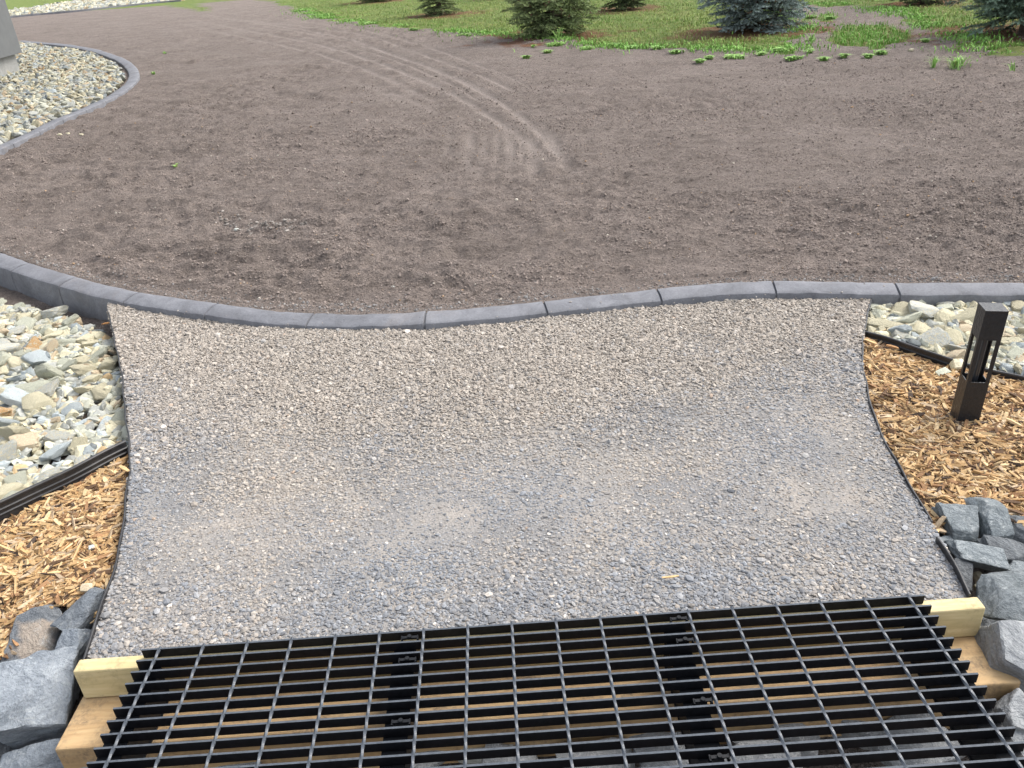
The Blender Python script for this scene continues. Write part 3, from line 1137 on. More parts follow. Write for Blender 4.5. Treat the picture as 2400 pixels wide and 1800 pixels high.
left_z = lambda p: -0.085 + 0.02 * np.clip((3.0 - p[:, 1]) / 1.0, 0, 1) + 0.008 * fbm(p * 5, 3, 2)
right_z = lambda p: -0.042 + 0.008 * fbm(p * 5, 3, 2)
far_z = lambda p: 0.018 + 0.02 * fbm(p * 0.8, 6, 2)
gl = place_stones(left_bed, left_z, 160, 0.024, 0.052, 'L', None, 0.64)
gr = place_stones(right_bed, right_z, 125, 0.024, 0.052, 'R', None, 0.64)
gf = place_stones(far_bed, far_z, 300 - len(gl) - len(gr), 0.04, 0.07, 'F', lambda p: np.hypot(p[:, 0] + 1.5, p[:, 1]) , 0.8, np.array([0.12, 0.27, 0.4, 0.05, 0.06, 0.02, 0.08]))
BEDN = {'L': 'opposite bollard', 'R': 'behind bollard', 'F': 'by grey house'}
fam = {}
for it in STONES:
    o, bed, col, shape, size, c = it
    if bed == 'L':
        pl = 'beside gravel' if near_line(c, PATH_L, 0.12) else 'against ribbed divider' if near_line(c, DIV_L, 0.14) else 'towards the kerb' if near_line(c, KERB, 0.75) else 'amid the stones'
    elif bed == 'R':
        pl = 'against kerb' if near_line(c, KERB, 0.24) else 'against divider' if near_line(c, DIV_R, 0.12) else 'beside gravel' if near_line(c, PATH_R, 0.15) else 'amid the stones'
    else:
        pl = 'along kerb' if near_line(c, LOOP, 0.45) else 'amid the stones'
    lab = f'{size} {col} {shape} stone {pl} {BEDN[bed]}'
    fam.setdefault(lab, []).append(it)
for lab, its in fam.items():
    its.sort(key=lambda t: -t[5][1])
    for k, it in enumerate(its):
        l2 = lab if len(its) == 1 else f'{lab}, {ORD[min(k, 11)]} from the soil'
        l2 = l2.replace('amid the stones ', '') if len(l2.split()) > 16 else l2
        tag(it[0], l2, 'stone', 'pale stones of the garden beds')


def fill(poly, zf, n, r0_, r1_, lift, avoid=None, val=1.0):
    p = in_poly(n, poly)
    if avoid is not None:
        p = p[avoid(p)]
    n = len(p)
    r = np.exp(rng.uniform(math.log(r0_), math.log(r1_), n))
    el = rng.uniform(0.95, 1.45, n)
    fl = rng.uniform(0.3, 0.6, n)
    sc = np.c_[r * el, r / el ** 0.4, r * fl]
    z = zf(p) + lift + r * fl * 0.3 * rng.random(n)
    R = rot_mats(rng.normal(0, .5, n), rng.normal(0, .5, n), rng.uniform(0, 6.28, n))
    ci = rng.choice(len(cols), n, p=cw)
    col = np.array([PALE_RGB[cols[i]] for i in ci]) * rng.uniform(0.6, 1.02, n)[:, None] * val
    return np.c_[p, z], R, sc, col


fl_ = [fill(left_bed, left_z, 2400, 0.017, 0.034, 0.0), fill(right_bed, right_z, 2000, 0.017, 0.034, 0.0),
       fill(far_bed, far_z, 6500, 0.03, 0.062, -0.01, None, 0.78), fill(strip_bed, lambda p: np.full(len(p), 0.05), 16000, 0.07, 0.14, 0.0)]
o = scatter('crushed_stones', [(rock_shape(ICO2[0], 700 + s, 5, 18.0, 0, 0.04), ICO2[1]) for s in range(14)],
            np.vstack([f[0] for f in fl_]), np.concatenate([f[1] for f in fl_]), np.vstack([f[2] for f in fl_]), np.vstack([f[3] for f in fl_]), MFILL)
tag(o, 'pale crushed stones filling the garden beds between the larger ones', 'stones', kind='stuff')
m_ = raw_mesh('stone_strip', np.c_[strip_bed, np.full(len(strip_bed), 0.04)], np.arange(len(strip_bed))[None], np.tile(np.array([0.5, 0.48, 0.38]), (len(strip_bed), 1)))
tag(link('ground', m_, MFILL), kind='structure')
# earth the beds lie on
for poly, zf, nm in ((left_bed, left_z, 'ground_under_stones'), (right_bed, right_z, 'ground_under_stones')):
    tag(grid_in(poly, 0.03, lambda p, zf=zf: zf(p) - 0.014, 'ground', MBASE), kind='structure')


# ------------------------------------------------------------------ wood chip mulch
lm_poly = np.vstack([DIV_L - [0, 0.012], PATH_L[(PATH_L[:, 1] < DIV_L[-1, 1]) & (PATH_L[:, 1] > P(240, 1400)[1])] - [0.012, 0],
                     PL([(195, 1420), (160, 1415), (100, 1450), (20, 1520), (-180, 1640)], -0.08)[:, :2]])
rm_poly = np.vstack([PATH_R[(PATH_R[:, 1] < DIV_R[0, 1]) & (PATH_R[:, 1] > P(2185, 1215)[1])][::-1] + [0.012, 0], DIV_R - [0, 0.012],
                     PL([(2700, 1200), (2560, 1260), (2400, 1240), (2300, 1215), (2215, 1240)], -0.06)[:, :2]])


def lm_z(p):
    e = np.clip(seg_dist(p, PATH_L)[0] / 0.2, 0, 1)
    return -0.055 - 0.02 * (1 - e) * 0 + 0.012 * fbm(p * 4, 13, 3) - 0.05 * np.clip((1.75 - p[:, 1]) / 0.4, 0, 1)


def rm_z(p):
    return -0.052 + 0.014 * fbm(p * 4, 15, 3) + 0.012 * np.clip(seg_dist(p, PATH_R)[0] / 0.4, 0, 1)


def chip(seed):
    """a splinter: a long tapering bar with ragged ends"""
    r = np.random.default_rng(seed)
    V, ks = [], [-1.0, -0.55, 0.1, 0.6, 1.0]
    bend = r.normal(0, 0.12)
    for t in ks:
        wv = (1 - 0.75 * abs(t) ** 3 * r.uniform(0.2, 1)) * r.uniform(0.8, 1.05)
        cy = bend * (t * t) + r.normal(0, 0.05)
        cz = 0.3 * r.normal(0, 0.25)
        for a, b in ((-1, -1), (1, -1), (1, 1), (-1, 1)):
            V.append((t + r.normal(0, 0.05), cy * 2 + a * wv, cz + b * (0.9 if abs(t) < 1 else 0.45)))
    Fk = []
    for i in range(4):
        for j in range(4):
            a, b = i * 4 + j, i * 4 + (j + 1) % 4
            Fk += [(a, b, b + 4), (a, b + 4, a + 4)]
    Fk += [(0, 2, 1), (0, 3, 2), (16, 17, 18), (16, 18, 19)]
    return np.array(V), np.array(Fk)


def mulch():
    P_, R_, S_, C_ = [], [], [], []
    for poly, zf, n in ((lm_poly, lm_z, 13000), (rm_poly, rm_z, 19000)):
        p = in_poly(n, poly)
        big = rng.random(n) < 0.24
        L = np.where(big, rng.uniform(0.018, 0.042, n), np.exp(rng.normal(math.log(0.012), 0.38, n)))
        W = np.where(big, rng.uniform(0.003, 0.0075, n), rng.uniform(0.0013, 0.004, n))
        T = W * rng.uniform(0.35, 0.7, n)
        lay = rng.random(n) ** 0.8
        z = zf(p) - 0.012 + lay * 0.022
        P_.append(np.c_[p, z])
        R_.append(rot_mats(rng.normal(0, 0.6, n), rng.normal(0, 0.2, n), rng.uniform(0, 6.28, n)))
        S_.append(np.c_[L, W, T])
        t = rng.random(n)
        pal = np.array([[0.54, 0.365, 0.185], [0.62, 0.455, 0.255], [0.46, 0.29, 0.135], [0.3, 0.17, 0.085], [0.14, 0.085, 0.05], [0.075, 0.053, 0.04], [0.5, 0.38, 0.25]])
        pr = np.array([0.28, 0.17, 0.2, 0.13, 0.08, 0.04, 0.1])
        # the top layer is mostly fresh wood
        ci = rng.choice(7, n, p=pr)
        lowd = rng.random(n) < (1 - lay) * 0.5
        ci[lowd] = rng.choice([3, 4, 5, 2], lowd.sum())
        C_.append(pal[ci] * rng.uniform(0.75, 1.15, n)[:, None])
        tag(grid_in(poly, 0.02, lambda q, zf=zf: zf(q) - 0.016, 'ground', MBASE), kind='structure')
    o = scatter('wood_chips', [chip(s) for s in range(40)], np.vstack(P_), np.concatenate(R_), np.vstack(S_), np.vstack(C_), MCHIP)
    tag(o, 'tan and brown wood chip mulch filling the beds on both sides of the gravel', 'mulch', kind='stuff')


mulch()


# ------------------------------------------------------------------ timbers and the grate
def timber(name, x0, x1, y0, y1, z0, z1, m, label):
    mb = MB()
    mb.box(((x0 + x1) / 2, (y0 + y1) / 2, (z0 + z1) / 2), (x1 - x0, y1 - y0, z1 - z0))
    o = mb.build(name, m, None, False, 0.004)
    return tag(o, label, 'timber', 'timbers carrying the grate')


timber('timber', -1.049, 1.046, 1.334, 1.372, -0.1148, -0.0256, MWOODP, 'pale yellow timber plank on edge against the gravel under the grate')
timber('timber', -1.058, 1.07, 1.2, 1.368, -0.2565, -0.1165, MWOODT, 'wide tan stained timber lying below the pale plank under the grate')

GY, GX0, GX1 = 1.362, -0.893, 0.913
grate = tag(empty('bar_grate', (0, GY, 0)), 'black metal bar grate with twisted cross rods bridging the dry creek', 'grate')
PITCHB = 0.0325


def cross(name, mb, m=MBLACK, bevel=0.0):
    return mb.build(name, m, grate, False, bevel)


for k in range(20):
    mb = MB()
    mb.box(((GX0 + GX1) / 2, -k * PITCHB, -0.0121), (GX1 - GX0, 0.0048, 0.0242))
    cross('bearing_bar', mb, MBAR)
for k in range(18):
    x = GX0 - 0.04 + 0.0 + 0.0
    x = -0.852 + k * 0.10165
    mb = MB()
    y0, y1 = 0.006, -19 * PITCHB - 0.012
    n = 150
    rings = []
    for i in range(n):
        t = i / (n - 1)
        a = (y1 - y0) * t / PITCHB * math.pi * 0.5
        c, s = math.cos(a) * 0.0038, math.sin(a) * 0.0038
        yy = y0 + (y1 - y0) * t
        rings.append(np.array([(x + c, yy, -0.0012 + s), (x - s, yy, -0.0012 + c), (x - c, yy, -0.0012 - s), (x + s, yy, -0.0012 - c)]))
    mb.sweep(rings)
    cross('cross_rod', mb, MTOPB)
for x in (-0.868, -0.286, 0.331, 0.885):
    mb = MB()
    ya, yb = 1.33 - GY, 0.62 - GY
    yc, L = (ya + yb) / 2, ya - yb
    wd = 0.05
    mb.box((x, yc, -0.0293), (wd, L, 0.006))
    mb.box((x + (0.02 if x < 0 else -0.02), yc, -0.0715), (0.006, L, 0.078))
    mb.box((x, yc, -0.1135), (wd, L - 0.02, 0.0056))
    cross('support_beam', mb, MSUP)
    for yy in (-0.5, -2.5, -7.5, -11.5):
        cb = MB()
        y = yy * PITCHB
        if x in (-0.286, 0.331):
            cb.box((x + 0.012, y, -0.0035), (0.034, 0.007, 0.003))
            cb.box((x + 0.03, y, -0.012), (0.003, 0.013, 0.0168))
            cb.box((x - 0.006, y, -0.012), (0.003, 0.013, 0.0168))
            cb.cyl((x + 0.012, y, -0.0018), (x + 0.012, y, 0.002), 0.005, None, 8)
        else:
            cb.box((x, y, -0.0245), (0.03, 0.014, 0.003))
            cb.cyl((x, y, -0.023), (x, y, -0.0185), 0.005, None, 8)
        cross('grate_clip', cb, MSUP)


# ------------------------------------------------------------------ bollard light
def bollard():
    b = P(2266, 986, -0.02)
    root = tag(empty('bollard_light', (b[0] + 0.012, b[1] + 0.035, -0.055), math.radians(-11)), 'black square bollard light with open lantern windows standing in wood chips', 'bollard light')
    root.rotation_euler = (0, math.radians(1.0), math.radians(-11))
    hw, t = 0.0315, 0.003
    z0, za, zb, z1 = 0.0, 0.168, 0.31, 0.402
    mb = MB()
    for sx, sy in ((1, 0), (-1, 0), (0, 1), (0, -1)):
        c = (sx * (hw - t / 2), sy * (hw - t / 2))
        s = (t, 2 * hw - 2 * t) if sx else (2 * hw, t)
        mb.box((c[0], c[1], (z0 + za) / 2), (s[0], s[1], za - z0))
        mb.box((c[0], c[1], (zb + z1) / 2), (s[0], s[1], z1 - zb))
        # mullions at both ends of each face
        for e in (-1, 1):
            wm = 0.0085
            if sx:
                mb.box((c[0], e * (hw - t - wm / 2), (za + zb) / 2), (t, wm, zb - za))
            else:
                mb.box((e * (hw - wm / 2 - t / 2), c[1], (za + zb) / 2), (wm + t, t, zb - za))
    mb.build('post', MBOLL, root)
    mb = MB()
    mb.box((0, 0, z1 + 0.0015), (2 * hw + 0.001, 2 * hw + 0.001, 0.004))
    cap = mb.build('cap', MBOLL, root, False, 0.001)
    mb = MB()
    mb.cyl((0, 0, za - 0.03), (0, 0, zb + 0.02), 0.009, None, 16)
    mb.box((0, 0, za - 0.025), (2 * hw - 2 * t - 0.001, 2 * hw - 2 * t - 0.001, 0.004))
    mb.build('lamp_core', MBLACK, root)


bollard()


# ------------------------------------------------------------------ boulders
BOULD = {}


def boulder(name, px, py, z, wpx, hpx, rot, m, seed, label, thick=0.7, tilt=(0, 0), group='grey boulders of the dry creek', planes=6, cat='boulder'):
    b = P(px, py, z)
    d = depth_of(b)
    wm, hm = wpx / 1883.0 * d / 2, hpx / 1883.0 * d / 2
    V = rock_shape(ICO5[0], seed, planes, 60.0, 0, 0.045, 0.014)
    V[:, 2] *= 1.0
    me = raw_mesh(name, V * np.array([wm, hm * 1.12, hm * thick]), ICO5[1], None, True)
    o = link(name, me, m)
    # the broad face leans towards the viewer a little
    o.rotation_euler = (math.radians(25 + tilt[0]), math.radians(tilt[1]), math.radians(rot))
    R = Euler(o.rotation_euler).to_matrix()
    R = Matrix.Rotation(math.radians(tilt[1]), 3, 'Y') @ Matrix.Rotation(math.radians(25 + tilt[0]), 3, 'X') @ Matrix.Rotation(math.radians(rot), 3, 'Z')
    o.rotation_euler = R.to_euler()
    o.location = b
    e = o.modifiers.new('crisp', 'EDGE_SPLIT')
    e.split_angle = math.radians(20)
    tag(o, label, cat, group)
    return o


boulder('boulder', 84, 1492, -0.10, 150, 128, 18, MBOULD2, 21, 'tan-faced grey boulder at the edge of the wood chips', 0.75, (6, 8), planes=4)
boulder('boulder', 208, 1432, -0.075, 62, 118, -28, MBOULD, 22, 'narrow blue-grey boulder wedged upright against the edging, upper of two', 0.7)
boulder('boulder', 176, 1512, -0.10, 72, 100, -20, MBOULD, 23, 'narrow blue-grey boulder against the edging just behind the pale timber end', 0.7)
boulder('boulder', 88, 1640, -0.13, 200, 200, 12, MBOULD, 29, 'largest blue-grey boulder, a square block beside the tan timber end', 0.8, (4, 10), planes=3)
boulder('boulder', 150, 1578, -0.17, 110, 110, 5, MBOULD5, 25, 'dark grey boulder sunk between the pale timber and the largest block', 0.6)
boulder('boulder', 128, 1722, -0.21, 130, 80, 20, MBOULD5, 26, 'low dark boulder below the largest block', 0.6)
boulder('boulder', 20, 1690, -0.22, 120, 130, -10, MBOULD5, 27, 'shaded dark boulder under the largest block', 0.7)
boulder('boulder', 80, 1790, -0.2, 170, 90, 8, MBOULD, 28, 'grey boulder at the foot of the largest block', 0.7)
boulder('boulder', 210, 1800, -0.2, 90, 70, 0, MBOULD, 30, 'rounded grey stone touching the tan timber below its end', 0.8, planes=10)
boulder('boulder', -30, 1570, -0.15, 110, 110, 0, MBOULD5, 31, 'dark boulder beside the tan-faced one', 0.7)
boulder('boulder', -40, 1780, -0.2, 150, 120, 0, MBOULD5, 57, 'dark boulder tucked beside the grey one at the creek edge', 0.7)

boulder('boulder', 2248, 1228, -0.045, 92, 86, -6, MBOULD3, 33, 'squarish green-grey slate at the corner of the wood chips', 0.7, (8, 0), planes=4)
boulder('boulder', 2330, 1220, -0.035, 84, 118, 0, MBOULD3, 34, 'upright rounded slate slab with a white vein line', 0.5, (14, 0), planes=5)
boulder('boulder', 2396, 1238, -0.06, 84, 100, -8, MBOULD5, 35, 'dark slate partly behind the upright slab', 0.6)
boulder('boulder', 2290, 1302, -0.065, 142, 52, -22, MBOULD3, 36, 'long grey slate bar lying slantwise below the upright slab', 0.9, (0, 0), planes=3)
boulder('boulder', 2368, 1296, -0.075, 140, 56, -12, MBOULD5, 37, 'dark flat slate under the upright slab', 0.7, planes=4)
boulder('boulder', 2392, 1340, -0.1, 80, 46, 6, MBOULD3, 38, 'small striped slate beside the large pentagonal slab', 0.8)
boulder('boulder', 2216, 1276, -0.07, 46, 36, 0, MBOULD3, 39, 'small slate corner poking out beside the edging', 0.8)
boulder('boulder', 2252, 1352, -0.085, 62, 90, -25, MBOULD5, 40, 'flat dark slate beside the short edging piece', 0.4)
boulder('boulder', 2362, 1402, -0.06, 152, 150, -20, MBOULD3, 47, 'large pentagonal slate slab next to the pale timber end', 0.42, (6, 0), planes=7)
boulder('boulder', 2318, 1480, -0.17, 90, 70, 0, MBOULD5, 42, 'dark boulder in the gap below the pentagonal slab', 0.8)
boulder('boulder', 2372, 1540, -0.12, 150, 180, -18, MBOULD4, 43, 'light grey boulder beside the tan timber end', 0.7, planes=5)
boulder('boulder', 2385, 1680, -0.16, 110, 110, 0, MBOULD4, 44, 'light grey boulder below the end of the tan timber', 0.8)
boulder('boulder', 2345, 1655, -0.2, 80, 90, 10, MBOULD4, 45, 'smaller light grey boulder against the grate side', 0.8)
boulder('boulder', 2400, 1780, -0.2, 130, 120, 10, MBOULD4, 46, 'grey boulder beside the grate, lowest of the slope', 0.8)
boulder('boulder', 2450, 1400, -0.14, 110, 130, 10, MBOULD5, 48, 'dark slate behind the pentagonal slab', 0.6)
boulder('boulder', 2470, 1290, -0.1, 110, 90, 10, MBOULD3, 49, 'grey slate beside the dark flat one', 0.6)
boulder('pebble', 2292, 1352, -0.13, 22, 26, 0, PALE['tan'], 60, 'yellowish pebble in the gap beside the pentagonal slab, upper one', 0.8, group='pebbles between boulders', cat='pebble')
boulder('pebble', 2296, 1378, -0.13, 24, 24, 20, PALE['cream'], 61, 'yellowish pebble in the gap beside the pentagonal slab, lower one', 0.8, group='pebbles between boulders', cat='pebble')
boulder('pebble', 205, 1378, -0.045, 30, 22, 15, PALE['tan'], 62, 'smooth beige pebble on wood chips beside the upright boulder', 0.8, group='stray pebbles on the mulch', planes=14, cat='pebble')
boulder('pebble', 216, 1283, -0.04, 15, 12, 15, PALE['blue grey'], 63, 'small whitish pebble lying amid the wood chips', 0.8, group='stray pebbles on the mulch', cat='pebble')
boulder('stray_stone', 2245, 855, -0.025, 36, 32, 10, PALE['cream'], 64, 'cream stone fallen over the divider onto the wood chips near the bollard', 0.8, group='stray stones on the mulch', cat='stone')
boulder('stray_stone', 2210, 872, -0.035, 38, 18, 20, PALE['pale green'], 65, 'flat greenish stone on wood chips just over the divider', 0.7, group='stray stones on the mulch', cat='stone')

# creek stones seen through the grate
crk = [(1100, 1745, 190, 90, PALE['light grey'], 'pale stone lit through the grate, whitest in the creek'), (1290, 1700, 190, 110, MBOULD4, 'grey slab in the creek between the two middle grate supports'),
       (1440, 1690, 150, 90, MBOULD4, 'grey creek stone behind the second support, in the gap of the grate'), (1000, 1760, 120, 90, MBOULD4, 'dark creek stone beside the palest one'), (860, 1745, 150, 80, MBOULD4, 'grey creek stone beside the first middle support'),
       (1700, 1690, 170, 90, MBOULD4, 'grey stone in the creek just past the second middle support'), (1850, 1700, 110, 120, MBOULD4, 'rounded dark stone in the creek below the grate'), (2000, 1660, 220, 130, MBOULD4, 'wide grey slab in the creek near the light grey boulders'),
       (2140, 1740, 170, 130, MBOULD4, 'dark slab in the creek under the grate end by the light boulders'), (1580, 1770, 180, 100, MBOULD4, 'dark creek stone under the second middle support'), (1210, 1800, 150, 100, MBOULD4, 'dark creek stone in front of the palest one'),
       (700, 1770, 160, 90, MBOULD4, 'dark creek stone under the second grate bay'), (540, 1790, 150, 90, MBOULD4, 'dark creek stone under the grate near the largest boulder'), (380, 1800, 150, 90, MBOULD4, 'dark creek stone at the grate end by the largest boulder'),
       (1400, 1800, 160, 90, MBOULD4, 'grey creek stone at the lower rim of the grate'), (1780, 1800, 170, 100, MBOULD4, 'grey creek stone below the rounded dark one')]
for i, (px, py, wv, hv, m, lab) in enumerate(crk):
    boulder('creek_stone', px, py, -0.235, wv * 1.2, hv * 1.1, (i * 37) % 60 - 30, m, 80 + i, lab, 0.7, ((i * 7) % 20 - 20, (i * 11) % 16 - 8), 'stones in the creek under the grate', cat='stone')


# ------------------------------------------------------------------ strays on the path and soil
def stray_chip(px, py, L, wd, rot, z, label, seed, col=(0.6, 0.4, 0.2)):
    V, Fk = chip(seed)
    b = P(px, py, z)
    R = np.array(Euler((0, 0, math.radians(rot))).to_matrix())
    W = (V * np.array([L / 2, wd / 2, wd / 4])) @ R.T
    me = raw_mesh('wood_splinter', W, Fk, np.tile(np.array(col), (len(V), 1)))
    o = link('wood_splinter', me, MCHIP)
    o.location = b
    tag(o, label, 'wood splinter', 'stray wood splinters')


stray_chip(1572, 1352, 0.042, 0.006, 4, -0.022, 'tan wood splinter lying alone on the gravel near the grate', 3)
stray_chip(2038, 800, 0.06, 0.014, -58, -0.01, 'short wood piece leaning at the corner where divider meets edging', 4)
stray_chip(2092, 812, 0.045, 0.012, -48, -0.01, 'wood piece poking over the divider behind the bollard', 5, (0.36, 0.2, 0.09))
stray_chip(290, 1098, 0.055, 0.014, -40, -0.006, 'wood piece leaning on the ribbed divider beside the gravel edging', 6)
stray_chip(252, 757, 0.05, 0.01, 20, -0.01, 'brown twig at the top end of the edging by the kerb', 7, (0.4, 0.2, 0.08))


def rubble():
    k = 0
    big = [(553, 536, 9, 'light grey', 'white pebble on the soil beside the little stone heap'), (920, 662, 7, 'light grey', 'white pebble on the soil near the kerb bend'),
           (2135, 120, 9, 'cream', 'pale flake of stone on the soil before the grassy patch'), (141, 317, 8, 'cream', 'white stone chip beside the looping kerb, first of three'),
           (160, 314, 7, 'cream', 'white stone chip beside the looping kerb, second of three'), (191, 317, 8, 'cream', 'white stone chip beside the looping kerb, third of three')]
    for px, py, s, c, lab in big:
        b = P(px, py, 0.02)
        r = s / 1883.0 * depth_of(b) / 2 * 1.3
        V = rock_shape(ICO2[0], 900 + k, 6, 14)
        o = link('pebble', raw_mesh('pebble', V * np.array([r, r * 0.8, r * 0.6]), ICO2[1]), PALE[c])
        o.location = (b[0], b[1], float(ground_z(b[None, :2])[0]) + r * 0.35)
        tag(o, lab, 'pebble', 'stray pebbles on the soil')
        k += 1
    n = 150
    p = np.vstack([PL(np.c_[rng.normal(530, 18, 40), rng.normal(513, 9, 40)], 0.02), PL(np.c_[rng.normal(640, 40, n), rng.normal(530, 11, n)], 0.02)])[:, :2]
    n = len(p)
    L = rng.uniform(0.004, 0.014, n)
    sc = np.c_[L, L * rng.uniform(0.6, 0.9, n), L * rng.uniform(0.4, 0.8, n)]
    col = np.array([0.2, 0.18, 0.16]) * rng.uniform(0.6, 1.9, n)[:, None]
    o = scatter('stone_rubble', [flake(s) for s in range(20)], np.c_[p, ground_z(p) + sc[:, 2] * 0.4], rot_mats(rng.normal(0, .4, n), rng.normal(0, .4, n), rng.uniform(0, 6, n)), sc, col, MCLOD)
    tag(o, 'small scatter of grey gravel crumbs left on the bare soil', 'rubble', kind='stuff')
    m, nt, b_ = mat('red_plastic', 0.6, 0.3)
    b_.inputs['Base Color'].default_value = (0.5, 0.12, 0.1, 1)
    b = P(1541, 713, -0.005)
    V = rock_shape(ICO2[0], 955, 4, 20)
    o = link('red_fragment', raw_mesh('red_fragment', V * np.array([0.011, 0.006, 0.006]), ICO2[1]), m)
    o.location = b
    tag(o, 'small reddish fragment on the gravel against the kerb', 'fragment')


rubble()


# ------------------------------------------------------------------ building corner
def building():
    c = P(52, 123, 0.3)
    q = P(0, 137, 0.3)
    d = (q - c)[:2]
    d /= np.linalg.norm(d)
    n = np.array([d[1], -d[0]])          # away from the viewer side
    if n[0] > 0:
        n = -n
    root = tag(empty('house', (c[0], c[1], 0)), 'grey sided house corner on a pale concrete foundation above the stone bed', 'house')

    def prism(name, inset, z0, z1, m, L=9.0, D=7.0):
        e = c[:2] - c[:2]
        a = e + d * inset + n * inset
        p = [a, a + d * L, a + d * L + n * D, a + n * (D - 2 * inset)]
        mb = MB()
        V = [(x[0], x[1], z) for z in (z0, z1) for x in p]
        mb.add(V, [(0, 1, 5, 4), (1, 2, 6, 5), (2, 3, 7, 6), (3, 0, 4, 7), (3, 2, 1, 0), (4, 5, 6, 7)])
        return mb.build(name, m, root)
    prism('wall', 0.0, 0.3, 3.2, MWALL)
    prism('foundation', 0.09, -0.2, 0.3, MFOUND)
    # hip roof
    mb = MB()
    a = -d * 0.5 - n * 0.5
    p = [a, a + d * 10, a + d * 10 + n * 8, a + n * 8]
    top = [a + d * 4 + n * 4, a + d * 6 + n * 4]
    V = [(x[0], x[1], 3.2) for x in p] + [(x[0], x[1], 5.2) for x in top]
    mb.add(V, [(0, 1, 5, 4), (1, 2, 5), (2, 3, 4, 5), (3, 0, 4), (3, 2, 1, 0)])
    mb.build('roof', MBLACK, root)


building()


# ------------------------------------------------------------------ spruces
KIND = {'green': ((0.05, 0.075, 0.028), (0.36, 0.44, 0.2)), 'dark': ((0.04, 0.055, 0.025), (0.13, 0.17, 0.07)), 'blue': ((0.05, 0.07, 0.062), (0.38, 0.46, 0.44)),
        'bluegreen': ((0.05, 0.08, 0.055), (0.3, 0.41, 0.31))}
TLAB = ['small green spruce standing in rusty needle litter, second row by the lawn edge', 'bushy green spruce with branches to the ground beside the bare soil', 'dark spruce showing its trunk above reddish litter behind the lawn',
        'blue spruce with frosted needles over brown needle litter', 'blue-green spruce with low drooping boughs over the grass', 'dark spruce at the weedy end of the lawn', 'dark spruce in reddish litter between the two bluish ones',
        'dark spruce standing far back between the two green ones']


